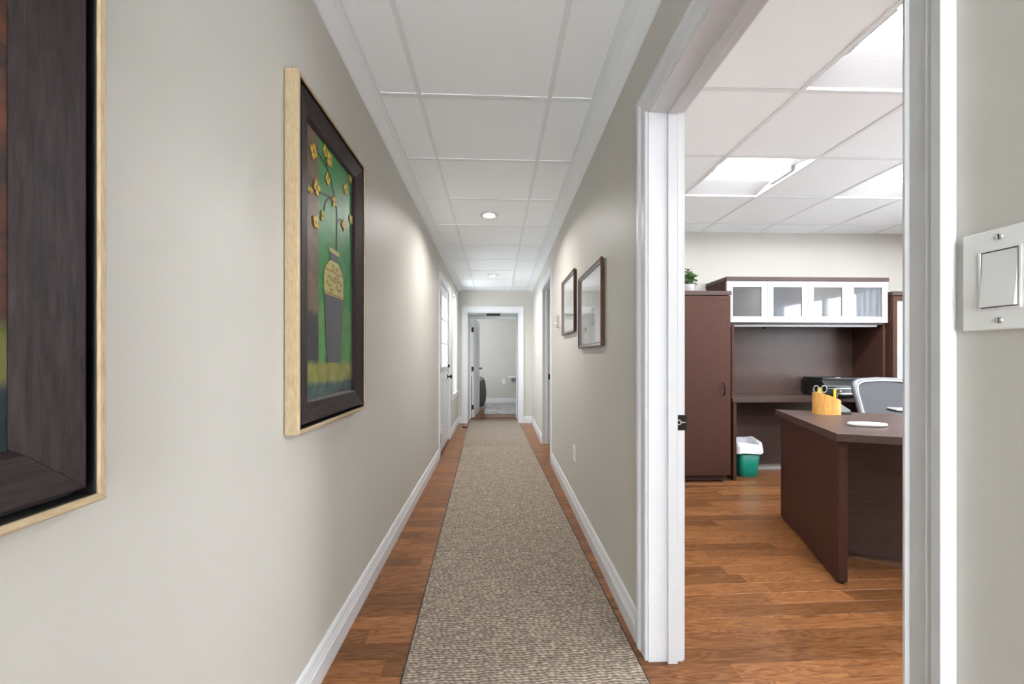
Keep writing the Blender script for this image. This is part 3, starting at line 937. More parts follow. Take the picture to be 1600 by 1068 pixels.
# ------------------------------------------------------------------ pictures on the right wall
def picture(y0, y1, z0, z1, label, variant):
    t = thing('framed_picture', label, 'picture', (XR, y0, z0), PI / 2, 'mahogany framed pictures on the right wall')
    # local: x along the wall (+y world), y out of the wall is +y local = -x world
    w, h = y1 - y0, z1 - z0
    cor = [(0, 0, 1, 1), (w, 0, -1, 1), (w, h, -1, -1), (0, h, 1, -1)]
    def rail(nm, mat, pts):
        for k in range(4):
            A, B = cor[k], cor[(k + 1) % 4]
            r = [[(c[0] + c[2] * i, d, c[1] + c[3] * i) for i, d in pts] for c in (A, B)]
            MB().rings(r, True, True, 0, False).build(nm, mat, t, 0.0006)
    rail('outer_rail', 'mahogany', [(0.006, 0.001), (0.006, 0.010), (0, 0.011), (0, 0.021), (0.004, 0.024), (0.010, 0.022), (0.018, 0.017), (0.018, 0.001)])
    rail('inner_lip', 'silverlip', [(0.018, 0.002), (0.018, 0.018), (0.024, 0.016), (0.028, 0.010), (0.028, 0.002)])
    MB().box(0.008, w - 0.008, 0.0005, 0.003, 0.008, h - 0.008).build('backing', 'black', t)
    MB().box(0.02, w - 0.02, 0.003, 0.005, 0.02, h - 0.02).build('mat_board', 'mat', t)
    a, c_ = (0.16, 0.13)
    MB().box(a, w - a, 0.005, 0.0058, c_, h - c_).build('print', 'certificate', t)
    b = MB()
    if variant == 0:
        # a narrow dark bracket-like shape, as on the photograph
        b.box(w * 0.40, w * 0.415, 0.0058, 0.0062, h * 0.30, h * 0.48)
        b.box(w * 0.40, w * 0.46, 0.0058, 0.0062, h * 0.47, h * 0.50); b.box(w * 0.40, w * 0.46, 0.0058, 0.0062, h * 0.28, h * 0.31)
    else:
        b.box(w * 0.30, w * 0.70, 0.0058, 0.0062, h * 0.60, h * 0.61); b.box(w * 0.36, w * 0.64, 0.0058, 0.0062, h * 0.54, h * 0.55)
    b.build('dark_mark', 'mark_dark', t)
    MB().box(0.02, w - 0.02, 0.0085, 0.0105, 0.02, h - 0.02).build('glazing', 'picglass', t)
picture(2.075, 2.69, 1.252, 1.75, 'larger mahogany framed picture under glass, nearer the office doorway', 0)
picture(2.85, 3.42, 1.385, 1.868, 'smaller mahogany framed picture under glass, hung higher beside the thermostat', 1)

# ------------------------------------------------------------------ wall fittings
def rocker_plate(name, label, cat, loc, rz, kind):
    """local: x along wall, y out of the wall"""
    t = thing(name, label, cat, loc, rz)
    w, h = 0.070, 0.117
    MB().box(-w / 2, w / 2, 0.0, 0.0055, -h / 2, h / 2).build('cover_plate', 'plate', t, 0.0018)
    if kind == 'switch':
        b = MB()
        for a, c_, d, e in ((-0.0185, 0.0185, 0.033, 0.0350), (-0.0185, 0.0185, -0.0350, -0.033), (-0.0185, -0.0165, -0.033, 0.033), (0.0165, 0.0185, -0.033, 0.033)):
            b.box(a, c_, 0.0054, 0.0068, d, e)
        b.build('bezel', 'plate', t, 0.0004)
        MB().box(-0.0166, 0.0166, 0.0054, 0.0058, -0.0331, 0.0331).build('rocker_gap', 'black', t)
        b = MB().prism([(0.0054, -0.0318), (0.0105, -0.0318), (0.0072, 0.0), (0.0060, 0.0318), (0.0054, 0.0318)], -0.0155, 0.0155, 'X')
        b.build('rocker', 'plate2', t, 0.0006)
    else:
        for zc in (0.021, -0.021):
            r_ = MB().box(-0.017, 0.017, 0.0054, 0.0072, zc - 0.014, zc + 0.014).build('receptacle', 'plate2', t, 0.002)
            for xx in (-0.0065, 0.0065):
                MB().box(xx - 0.001, xx + 0.001, 0.0071, 0.0075, zc - 0.003, zc + 0.007).build('slot', 'black', r_)
    for z in (0.048, -0.048) if kind == 'switch' else (0.0,):
        s = MB().lathe([(0.0034, 0.0052), (0.0034, 0.0066), (0.0001, 0.0070)], 14, (0, 0, z), axis='Y').build('screw', 'steel', t)
        MB().box(-0.0004, 0.0004, 0.0066, 0.0072, z - 0.0028, z + 0.0028).build('screw_slot', 'black', s)
    return t
rocker_plate('light_switch', 'white rocker light switch beside the office doorway', 'light switch', (XR, 0.416, 1.2805), PI / 2, 'switch')
rocker_plate('light_switch', 'small white light switch beyond the second right doorway', 'light switch', (XR, 6.12, 1.46), PI / 2, 'switch')
rocker_plate('wall_outlet', 'white outlet low on the right hallway wall', 'outlet', (XR, 2.93, 0.445), PI / 2, 'outlet')
rocker_plate('wall_outlet', 'white outlet on the wall of the far room', 'outlet', (0.085, 9.85, 0.56), PI, 'outlet')
t = thing('thermostat', 'boxy beige thermostat on the right wall past the framed pictures', 'thermostat', (XR, 3.68, 1.475), PI / 2)
MB().box(-0.035, 0.035, 0, 0.008, 0, 0.135).build('base', 'plate', t, 0.002)
MB().box(-0.030, 0.030, 0.008, 0.034, 0.006, 0.128).build('cover', 'thermo', t, 0.005)
b = MB()
for k in range(5): b.box(-0.022, 0.022, 0.0338, 0.0352, 0.085 + k * 0.008, 0.088 + k * 0.008)
b.build('grille', 'greyplastic', t)
MB().lathe([(0.012, 0), (0.012, 0.008), (0.010, 0.010), (0.0005, 0.010)], 16, (0, 0.034, 0.045), axis='Y').build('dial', 'plate', t)

# ------------------------------------------------------------------ hallway runner
def make_rug():
    A = 22 / 590
    x0, x1, y0, ymid, y1 = -0.310, 0.592, 0.95, 5.0, 7.05
    rng = np.random.default_rng(5)
    PY, PX_ = 0.0115, 0.024
    def heights(X, Y):
        # rows of overlapping loops; every other row shifted; a slow wander keeps them from looking printed
        Yw = Y + 0.0022 * np.sin(X * 31 + Y * 7) + 0.0016 * np.sin(X * 77 - Y * 19)
        rowi = np.floor(Yw / PY)
        fy = Yw / PY - rowi
        jit = np.sin(rowi * 12.9898) * 43758.5453; jit = jit - np.floor(jit)
        Xs = X / PX_ + jit + 0.18 * np.sin(Y * 210 + X * 60) + 0.55 * fy
        ci = np.floor(Xs); fx = Xs - ci
        h = np.sqrt(np.clip(np.sin(PI * fy), 0, 1)) * (0.48 + 0.52 * np.clip(np.sin(PI * fx), 0, 1) ** 0.4)
        q = np.sin(rowi * 78.233 + ci * 37.719) * 43758.5453; q = q - np.floor(q)
        return h, q
    verts, faces, cols = [], [], []
    def patch(ya, yb, ny, nx, relief):
        base = len(verts)
        xs = np.linspace(x0, x1, nx); ys = np.linspace(ya, yb, ny)
        X, Y = np.meshgrid(xs, ys)
        h, q = heights(X, Y)
        edge = np.minimum(X - x0, x1 - X)
        fall = np.clip(edge / 0.006, 0, 1)
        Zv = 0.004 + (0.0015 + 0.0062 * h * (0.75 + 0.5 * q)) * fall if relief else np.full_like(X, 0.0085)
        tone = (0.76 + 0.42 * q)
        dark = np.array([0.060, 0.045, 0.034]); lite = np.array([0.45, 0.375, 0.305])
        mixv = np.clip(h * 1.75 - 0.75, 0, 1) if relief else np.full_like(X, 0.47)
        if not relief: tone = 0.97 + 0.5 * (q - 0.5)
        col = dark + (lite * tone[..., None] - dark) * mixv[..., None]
        V = np.stack([X, Y, Zv], -1).reshape(-1, 3)
        verts.extend(map(tuple, V.tolist()))
        cols.append(np.concatenate([col.reshape(-1, 3), np.ones((X.size, 1))], 1))
        idx = np.arange(ny * nx).reshape(ny, nx) + base
        f = np.stack([idx[:-1, :-1], idx[:-1, 1:], idx[1:, 1:], idx[1:, :-1]], -1).reshape(-1, 4)
        faces.extend(map(tuple, f.tolist()))
    patch(y0, 3.6, 1060, 190, True)
    patch(3.6, ymid, 520, 170, True)
    patch(ymid, y1, 300, 90, False)
    me = bpy.data.meshes.new('pile')
    me.from_pydata(verts, [], faces)
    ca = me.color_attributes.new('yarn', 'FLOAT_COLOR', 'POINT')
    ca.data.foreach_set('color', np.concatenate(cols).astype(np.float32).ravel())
    me.polygons.foreach_set('use_smooth', [True] * len(me.polygons))
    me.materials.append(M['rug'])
    t = thing('runner_rug', 'long taupe looped runner rug with dark bound edges down the hallway', 'rug', (0, 0, 0.0), A)
    o = bpy.data.objects.new('pile', me); C.objects.link(o); o.parent = t; o['kind'] = 'stuff'
    for xx in (x0 - 0.004, x1 - 0.002):
        MB().box(xx, xx + 0.006, y0, y1, 0.0005, 0.0065).build('edge_binding', 'rugedge', t, 0.0015)
    MB().box(x0, x1, y0, y1, 0.0003, 0.0035).build('backing', 'rugedge', t)
    MB().box(x0, x1, y1 - 0.004, y1 + 0.004, 0.0005, 0.009).build('end_binding', 'rugedge', t)
make_rug()
t = thing('door_wedge', 'small black door stop on the floor at the rug edge', 'door stop', (-0.595, 6.42, 0), 0.2)
MB().prism([(-0.05, 0), (0.05, 0), (0.05, 0.012), (-0.05, 0.03)], -0.02, 0.02, 'Y').build('wedge', 'plasticblack', t, 0.003)
MB().lathe([(0.004, 0.02), (0.004, 0.06), (0.012, 0.062), (0.012, 0.068), (0.001, 0.07)], 12, (-0.03, 0, 0)).build('grip', 'plasticblack', t)

# ------------------------------------------------------------------ far room
t = thing('room_door', 'white panel door standing open inside the far room', 'door', (-0.560, 7.43, 0.012), math.radians(-4.5))
LW_ = 0.84
MB().box(0, 0.038, 0, LW_, 0, 1.94).build('slab', 'white', t, 0.002)
for za, zb in ((0.15, 0.85), (1.0, 1.8)):
    for ya, yb in ((0.12, 0.38), (0.46, 0.72)):
        b = MB()
        for e, f, g_, h in ((ya, yb, za, za + 0.02), (ya, yb, zb - 0.02, zb), (ya, ya + 0.02, za + 0.02, zb - 0.02), (yb - 0.02, yb, za + 0.02, zb - 0.02)):
            b.box(0.038, 0.044, e, f, g_, h)
        b.build('panel_moulding', 'white', t, 0.002)
for z in (0.20, 0.95, 1.72):
    MB().box(-0.004, 0.036, -0.006, 0.0, z - 0.045, z + 0.045).cyl((-0.002, -0.008, z - 0.05), 0.007, 0.1).build('hinge', 'blackmetal', t)
MB().lathe([(0.028, 0), (0.028, 0.006), (0.011, 0.01), (0.010, 0.034), (0.025, 0.044), (0.027, 0.056), (0.001, 0.066)], 16, (0.038, LW_ - 0.07, 0.94), axis='X').build('door_knob', 'blackmetal', t)
t = thing('area_rug', 'pale grey mottled rug on the far room floor', 'rug', (0.45, 8.72, 0), 0)
MB().box(-0.80, 0.75, -0.85, 0.90, 0.0005, 0.010).build('pile', 'palerug', t, 0.004)
MB().box(-0.81, 0.76, -0.86, 0.91, 0.0003, 0.004).build('backing', 'rugedge', t)
# rounded grey tub chair half hidden behind the open door
t = thing('tub_chair', 'charcoal rounded tub chair half hidden behind the open far door', 'armchair', (-0.72, 8.80, 0), 0.0)
def shell(r_out, r_in, z0, z1):
    b = MB(); rings = []
    for k in range(25):
        a = math.radians(-60 + 300 * k / 24)
        ca, sa = math.cos(a), math.sin(a)
        hz = z1 - 0.10 * (1 - abs(math.cos((k / 24 - 0.5) * PI)))
        prof = [(r_in, z0), (r_out * 0.86, z0), (r_out * 0.97, z0 + 0.12), (r_out, (z0 + hz) / 2), (r_out * 0.93, hz - 0.06), (r_out * 0.85, hz), (r_in * 1.02, hz - 0.02), (r_in, hz - 0.08)]
        rings.append([(p * ca, p * sa, z) for p, z in prof])
    return b.rings(rings, True, True, 0, True)
shell(0.39, 0.27, 0.07, 0.74).build('backrest', 'greyfabric', t)
MB().lathe([(0.001, 0.10), (0.26, 0.10), (0.275, 0.14), (0.275, 0.38), (0.255, 0.42), (0.001, 0.435)], 28).build('seat', 'greyfabric', t)
for a in (45, 135, 225, 315):
    ca, sa = math.cos(math.radians(a)), math.sin(math.radians(a))
    MB().lathe([(0.014, 0.0), (0.02, 0.11)], 10, (0.24 * ca, 0.24 * sa, 0), True).build('leg', 'mahogany', t)
t = thing('wall_shelf', 'small white shelf on the wall of the far room', 'shelf', (0.36, 9.85, 0.66), 0)
MB().box(-0.16, 0.30, -0.20, 0, 0.0, 0.035).build('board', 'white', t, 0.003)
for xx in (-0.08, 0.2):
    MB().prism([(0, 0), (0, -0.12), (-0.012, -0.12), (-0.15, 0)], xx, xx + 0.02, 'X').build('bracket', 'white', t)
t = thing('added_light_window', 'added wide white window lighting the far room from its side wall', 'window', (-1.8, 7.75, 0.7), 0, kind='structure')  # unseen window, put in to bring daylight into the far room
b = MB()
b.box(-0.1, 0.0, 0, 0.05, 0, 1.5); b.box(-0.1, 0.0, 1.55, 1.6, 0, 1.5); b.box(-0.1, 0, 0.05, 1.55, 0, 0.05); b.box(-0.1, 0, 0.05, 1.55, 1.45, 1.5); b.box(-0.08, -0.02, 0.78, 0.82, 0.05, 1.45)
b.build('window_frame', 'white', t)
for ya in (0.05, 0.82):
    MB().box(-0.052, -0.048, ya, ya + 0.73, 0.05, 1.45).build('pane', 'dim_glass', t)

# ------------------------------------------------------------------ office furniture
# storage cabinet
CX0, CX1, CY = 1.57, 2.178, 3.505
t = thing('storage_cabinet', 'tall espresso storage cabinet at the left of the hutch', 'cabinet', (CX0, CY, 0))
w = CX1 - CX0; dep = OY1 - 0.02 - CY
MB().box(0.0, w, 0.022, dep, 0.075, 1.775).build('body', 'espresso', t, 0.001)
MB().box(0.012, w - 0.012, 0.055, dep, 0.012, 0.075).build('plinth', 'espresso_x', t)
MB().box(-0.006, w + 0.006, -0.004, dep, 1.778, 1.818).build('top', 'espresso_x', t, 0.0015)
dr = MB().box(0.003, w - 0.003, 0.0, 0.020, 0.078, 1.770).build('door', 'espresso', t, 0.001)
hz = 0.89
MB().tube([(w - 0.075, 0.0, hz - 0.055), (w - 0.075, -0.022, hz - 0.048), (w - 0.075, -0.030, hz - 0.02), (w - 0.075, -0.030, hz + 0.02), (w - 0.075, -0.022, hz + 0.048), (w - 0.075, 0.0, hz + 0.055)], 0.006).build('handle', 'blackmetal', dr)
MB().lathe([(0.009, 0.002), (0.009, -0.003), (0.0005, -0.003)], 14, (w - 0.078, 0, 1.735), axis='Y').build('lock', 'black', dr)
for xx in (0.05, w - 0.05):
    MB().cyl((xx, 0.06, 0), 0.016, 0.012).build('leveling_foot', 'plasticblack', t)

# plant on it
t = thing('potted_plant', 'small leafy green plant in a grey cement pot on the storage cabinet', 'plant', (1.862, 3.70, 1.818))
b = MB().lathe([(0.001, 0.0), (0.056, 0.0), (0.062, 0.004), (0.068, 0.082), (0.068, 0.086), (0.061, 0.086), (0.060, 0.072), (0.001, 0.072)], 26)
b.build('pot', 'concrete', t)
MB().lathe([(0.001, 0.074), (0.060, 0.074), (0.060, 0.073)], 20).build('soil', 'soil', t)
rnd = random.Random(4)
def leaf_mesh():
    b = MB()
    L_, Wd = 0.054, 0.032
    rows = [(0.0, 0.1, 0), (0.25, 0.8, 0.004), (0.55, 1.0, 0.003), (0.8, 0.7, -0.004), (1.0, 0.05, -0.012)]
    top = []
    for f, ww, z in rows:
        top.append([(L_ * f, -Wd / 2 * ww, z + 0.005 * ww), (L_ * f, 0, z), (L_ * f, Wd / 2 * ww, z + 0.005 * ww),
                    (L_ * f, Wd / 2 * ww, z + 0.005 * ww - 0.0008), (L_ * f, 0, z - 0.0008), (L_ * f, -Wd / 2 * ww, z + 0.005 * ww - 0.0008)])
    return b.rings(top, True, True, 0, True)
leaf0 = None
for k in range(12):
    a = k * 2.4; lean = 0.08 + 0.62 * (k / 12)
    hgt = rnd.uniform(0.10, 0.165) * (1.2 - 0.6 * k / 12) + 0.012
    p0 = Vector((0.03 * math.cos(a) * (k > 0), 0.03 * math.sin(a) * (k > 0), 0.072))
    tip = p0 + Vector((lean * hgt * math.cos(a), lean * hgt * math.sin(a), hgt))
    MB().tube([p0, (p0 + tip) / 2 + Vector((0, 0, 0.01)), tip], [0.0028, 0.0024, 0.0018], 6).build('stem', 'stem', t)
    for q in range(8):
        f = 0.25 + 0.75 * q / 7
        pos = p0.lerp(tip, f)
        aa = a + q * 2.2 + rnd.uniform(-0.4, 0.4)
        o = leaf_mesh().build('leaf', 'leaf', t) if leaf0 is None else copy_child(leaf0, t)
        leaf0 = leaf0 or o
        o.location = pos
        o.rotation_euler = (rnd.uniform(-0.3, 0.3), rnd.uniform(-0.9, 0.2), aa)
        s_ = rnd.uniform(0.75, 1.1)
        o.scale = (s_, s_, s_)

# credenza
KX0, KX1, KY = 2.245, 3.80, 3.575
t = thing('credenza', 'espresso credenza desk under the hutch', 'desk', (KX0, KY, 0))
w = KX1 - KX0; dep = OY1 - 0.02 - KY
MB().box(-0.012, w, -0.01, dep, 0.756, 0.800).build('top', 'espresso_x', t, 0.0015)
MB().box(0.0, 0.030, 0.0, dep, 0.010, 0.756).build('side_panel', 'espresso', t, 0.001)
MB().box(w - 0.03, w, 0.0, dep, 0.010, 0.756).build('side_panel', 'espresso', t, 0.001)
MB().box(0.030, w - 0.03, dep - 0.06, dep - 0.042, 0.075, 0.756).build('modesty_panel', 'espresso_x', t)
for xx in (0.015, w - 0.015):
    MB().cyl((xx, 0.03, 0), 0.014, 0.010).build('leveling_foot', 'plasticblack', t)
# hutch
HX0, HX1, HY = 2.19, 3.80, 3.59
t = thing('hutch', 'espresso overhead hutch with four white smoked-glass doors', 'cabinet', (HX0, HY, 0.800))
w = HX1 - HX0; dep = OY1 - 0.004 - HY; zt = 1.170
MB().box(-0.006, w + 0.004, -0.008, dep, zt - 0.038, zt).build('top', 'espresso_x', t, 0.0015)
MB().box(0.062, 0.087, 0.022, dep, 0.0, 0.71).build('side_panel', 'espresso', t, 0.001)
MB().box(w - 0.028, w, 0.022, dep, 0.0, zt - 0.038).build('side_panel', 'espresso', t, 0.001)
MB().box(0.0, 0.025, 0.022, dep, 0.71, zt - 0.038).build('side_panel', 'espresso', t, 0.001)
MB().box(0.025, w - 0.028, 0.022, dep - 0.02, 0.712, 0.735).build('bottom_shelf', 'espresso_x', t)
MB().box(0.03, w - 0.08, 0.03, 0.11, 0.690, 0.711).build('task_light', 'greyplastic', t, 0.003)
MB().box(0.087, w - 0.028, dep - 0.02, dep - 0.004, 0.03, zt - 0.04).build('back_panel', 'espresso_x', t)
MB().box(0.087, w - 0.028, dep - 0.045, dep - 0.021, 0.0, 0.032).build('back_rail', 'espresso_x', t, 0.002)
MB().box(0.42, 0.445, 0.06, 0.09, 0.672, 0.690).build('light_button', 'black', t)
dw = w / 4
for k in range(4):
    x0, x1, z0, z1, fr = dw * k + 0.002, dw * (k + 1) - 0.002, 0.731, zt - 0.040, 0.056
    b = MB()
    b.box(x0, x0 + fr, 0, 0.02, z0, z1); b.box(x1 - fr, x1, 0, 0.02, z0, z1); b.box(x0 + fr, x1 - fr, 0, 0.02, z0, z0 + fr); b.box(x0 + fr, x1 - fr, 0, 0.02, z1 - fr, z1)
    d = b.build('door', 'whitelam', t)
    MB().box(x0 + fr, x1 - fr, 0.008, 0.013, z0 + fr, z1 - fr).build('pane', 'smoke', d)
# glass-door bookcase to the right
t = thing('bookcase', 'tall espresso bookcase with pale glass doors right of the hutch', 'bookcase', (3.815, 3.56, 0))
dep = OY1 - 0.02 - 3.56; w = 0.75
MB().box(0, w, 0.022, dep, 0.075, 1.79).build('body', 'espresso', t, 0.001)
MB().box(0.012, w - 0.012, 0.04, dep, 0.0, 0.075).build('plinth', 'espresso_x', t)
MB().box(-0.004, w + 0.004, -0.004, dep, 1.793, 1.832).build('top', 'espresso_x', t, 0.0015)
for xa, xb in ((0.003, w / 2 - 0.002), (w / 2 + 0.002, w - 0.003)):
    b = MB(); fr = 0.045
    b.box(xa, xa + fr, 0, 0.02, 0.08, 1.785); b.box(xb - fr, xb, 0, 0.02, 0.08, 1.785); b.box(xa + fr, xb - fr, 0, 0.02, 0.08, 0.125); b.box(xa + fr, xb - fr, 0, 0.02, 1.74, 1.785)
    d = b.build('door', 'espresso', t)
    MB().box(xa + fr, xb - fr, 0.008, 0.013, 0.125, 1.74).build('pane', 'paleglass', d)
    MB().box(xa + fr - 0.004, xa + fr, -0.002, 0.008, 0.125, 1.74).build('edge_strip', 'gold', d)

# printer on the credenza
t = thing('printer', 'black inkjet printer on the credenza behind the office chair', 'printer', (3.20, 3.62, 0.800))
b = MB().prism([(0.0, 0.0), (0.30, 0.0), (0.30, 0.165), (0.05, 0.165), (0.0, 0.11)], 0, 0.43, 'X')
b.build('body', 'plasticblack', t, 0.008)
MB().box(0.012, 0.418, 0.055, 0.295, 0.165, 0.188).build('scanner_lid', 'plasticblack', t, 0.008)
MB().box(0.15, 0.20, 0.058, 0.072, 0.186, 0.1895).build('badge', 'plate', t)
MB().box(0.06, 0.37, -0.10, 0.02, 0.022, 0.034).build('paper_tray', 'plasticblack', t, 0.002)
MB().box(0.09, 0.34, -0.085, 0.02, 0.034, 0.038).build('paper', 'plate', t)
MB().box(0.012, 0.418, -0.004, 0.002, 0.080, 0.088).build('chrome_strip', 'steel', t)
# waste bin
t = thing('waste_bin', 'teal plastic waste bin with a white liner under the credenza', 'waste bin', (2.475, 3.745, 0)); t.scale = (0.9, 0.9, 0.92)
def rsq(wx, wy, r, z, n=6):
    pts = []
    for cx, cy, a0 in ((wx - r, wy - r, 0), (-wx + r, wy - r, 90), (-wx + r, -wy + r, 180), (wx - r, -wy + r, 270)):
        for k in range(n + 1):
            a = math.radians(a0 + 90 * k / n)
            pts.append((cx + r * math.cos(a), cy + r * math.sin(a), z))
    return pts
b = MB()
b.rings([rsq(0.095, 0.075, 0.04, 0.0), rsq(0.098, 0.078, 0.04, 0.006), rsq(0.128, 0.102, 0.045, 0.325), rsq(0.125, 0.099, 0.045, 0.325), rsq(0.095, 0.075, 0.04, 0.008)], True, True)
b.build('bucket', 'teal', t)
rnd = random.Random(8)
b = MB(); rings = []
ph_ = [rnd.uniform(0, 6) for _ in range(4)]
for (sx, z, wob) in ((0.080, 0.10, 0.002), (0.098, 0.24, 0.003), (0.112, 0.345, 0.006), (0.126, 0.385, 0.010), (0.140, 0.375, 0.012), (0.146, 0.33, 0.012), (0.152, 0.268, 0.014)):
    ring = rsq(sx, sx * 0.80, 0.05, z, 9)
    out = []
    for i, p in enumerate(ring):
        a = math.atan2(p[1], p[0])
        k = 1 + wob / sx * (math.sin(5 * a + ph_[0]) * 0.6 + math.sin(9 * a + ph_[1]) * 0.5)
        dz = 0.0 if z < 0.3 and sx < 0.13 else (0.010 * math.sin(2 * a + ph_[2]) + 0.007 * math.sin(7 * a + ph_[3]) + 0.022 * math.sin(a))
        if sx > 0.151: dz += 0.02 * math.sin(1 * a + 2.6)
        out.append((p[0] * k, p[1] * k, p[2] + dz))
    rings.append(out)
b.rings(rings, True, False)
b.build('bin_liner', 'bag', t)

# office desk: turned twenty degrees
DA = math.radians(-21)
DO = Vector((1.775, 1.931, 0))
t = thing('office_desk', 'large espresso executive desk turned at an angle in the office', 'desk', DO, DA)
TZ = 0.795
MB().box(-0.022, 1.78, -0.03, 0.93, TZ - 0.042, TZ).build('top', 'espresso_x', t, 0.002)
MB().box(0.0, 0.040, 0.0, 0.885, 0.014, TZ - 0.042).build('end_panel', 'espresso', t, 0.001)
MB().box(1.72, 1.76, 0.0, 0.885, 0.014, TZ - 0.042).build('end_panel', 'espresso', t, 0.001)
MB().box(0.040, 1.72, 0.345, 0.370, 0.030, TZ - 0.042).build('modesty_panel', 'espresso_x', t)
for xx, yy in ((0.02, 0.03), (0.02, 0.85), (1.74, 0.03), (1.74, 0.85)):
    MB().lathe([(0.018, 0), (0.018, 0.006), (0.008, 0.008), (0.008, 0.014)], 14, (xx, yy, 0), True).build('leveling_foot', 'plasticblack', t)

# bamboo organiser
def pen_holder(loc, rz):
    t = thing('desk_organizer', 'oval bamboo desk organizer with a slanted top holding scissors', 'organizer', loc, rz)
    n = 36; outer_lo, outer_hi, inner_hi, inner_lo = [], [], [], []
    for k in range(n):
        a = 2 * PI * k / n
        x, y = 0.086 * math.copysign(abs(math.cos(a)) ** 0.75, math.cos(a)), 0.048 * math.copysign(abs(math.sin(a)) ** 0.75, math.sin(a))
        f = (x + 0.086) / 0.172
        z = 0.155 - 0.062 * f ** 1.15
        outer_lo.append((x, y, 0)); outer_hi.append((x, y, z)); inner_hi.append((x * 0.88, y * 0.8, z)); inner_lo.append((x * 0.88, y * 0.8, 0.02))
    MB().rings([outer_lo, outer_hi, inner_hi, inner_lo], True, True, 0, False).build('body', 'bamboo', t)
    for xx in (-0.018, 0.035):
        MB().box(xx - 0.003, xx + 0.003, -0.038, 0.038, 0.02, 0.118 - 0.3 * xx).build('divider', 'bamboo', t)
    return t
OP = (2.272, 2.565, TZ)
pen_holder(OP, math.radians(-2))
def put(dx, dy, dz): return (OP[0] + dx, OP[1] + dy, OP[2] + dz)
t = thing('scissors', 'grey handled scissors standing in the bamboo organizer', 'scissors', put(-0.045, 0.0, 0.022), 0.0)
for sx in (-1, 1):
    b = MB(); pts = []
    for k in range(17):
        a = 2 * PI * k / 16
        pts.append((sx * 0.030 + 0.019 * math.cos(a), 0.002 * sx, 0.152 + 0.024 * math.sin(a)))
    b.tube(pts, 0.0036, 8)
    b.build('handle', 'greyplastic', t)
    MB().prism([(sx * 0.022, 0.132), (sx * 0.014, 0.128), (-sx * 0.004, 0.0), (sx * 0.004, 0.002)], 0.0015 * sx, 0.0015 * sx + 0.002, 'Y').build('blade', 'steel', t)
t = thing('highlighter', 'yellow highlighter between the scissor handles', 'pen', put(-0.028, 0.024, 0.0225))
MB().box(-0.013, 0.013, -0.006, 0.006, 0, 0.155).build('barrel', 'yellow', t, 0.003)
MB().box(-0.010, 0.010, -0.005, 0.005, 0.155, 0.160).build('cap', 'yellow', t, 0.001)
t = thing('box_cutter', 'yellow box cutter with a black slider upright in the bamboo organizer', 'knife', put(0.040 + 0.012, -0.012, 0.0225))
MB().box(-0.011, 0.011, -0.005, 0.005, 0, 0.150).build('body', 'yellow', t, 0.002)
MB().box(0.002, 0.009, -0.007, -0.005, 0.085, 0.147).build('slider', 'plasticblack', t)
t = thing('letter_opener', 'slim silver pen leaning out of the bamboo organizer', 'pen', put(0.058, 0.010, 0.0225))
MB().tube([(0, 0, 0), (0.020, 0, 0.085), (0.050, 0, 0.135)], [0.003, 0.004, 0.0035], 8).build('barrel', 'steel', t)
MB().lathe([(0.001, 0), (0.006, 0.002), (0.006, 0.008), (0.001, 0.010)], 10, (0.050, 0, 0.131)).build('cap', 'steel', t)
t = thing('stapler', 'grey and black stapler standing against the bamboo organizer', 'stapler', put(0.127, -0.005, 0), math.radians(-10))
MB().prism([(-0.035, 0), (0.035, 0), (0.035, 0.008), (-0.035, 0.012)], -0.018, 0.018, 'Y').build('base', 'plasticblack', t, 0.002)
MB().prism([(-0.035, 0.012), (0.030, 0.016), (0.024, 0.030), (-0.032, 0.070), (-0.036, 0.062)], -0.014, 0.014, 'Y').build('arm', 'greyplastic', t, 0.003)
# slim white oval thing on the desk top and a notepad
t = thing('oval_tray', 'slim white oval tray near the desk edge', 'tray', (2.10, 2.10, TZ), math.radians(-14))
b = MB(); rings = []
for f, z in ((0.80, 0.0), (0.96, 0.006), (1.0, 0.013), (0.97, 0.019), (0.85, 0.022), (0.72, 0.020), (0.02, 0.019)):
    rings.append([(0.098 * f * math.cos(2 * PI * k / 32), 0.034 * f * math.sin(2 * PI * k / 32), z) for k in range(32)])
b.rings(rings, True, True).build('dish', 'plate', t)
MB().lathe([(0.007, 0.0195), (0.007, 0.0215), (0.0005, 0.0215)], 14, (-0.078, -0.004, 0)).build('button', 'greyplastic', t)
t = thing('notepad', 'white topped notepad at the right of the desk', 'notepad', (2.935, 2.655, TZ), math.radians(-20))
MB().box(-0.07, 0.10, -0.05, 0.07, 0, 0.012).build('cover', 'plasticblack', t, 0.001)
MB().box(-0.068, 0.098, -0.048, 0.068, 0.012, 0.022).build('pages', 'plate', t)

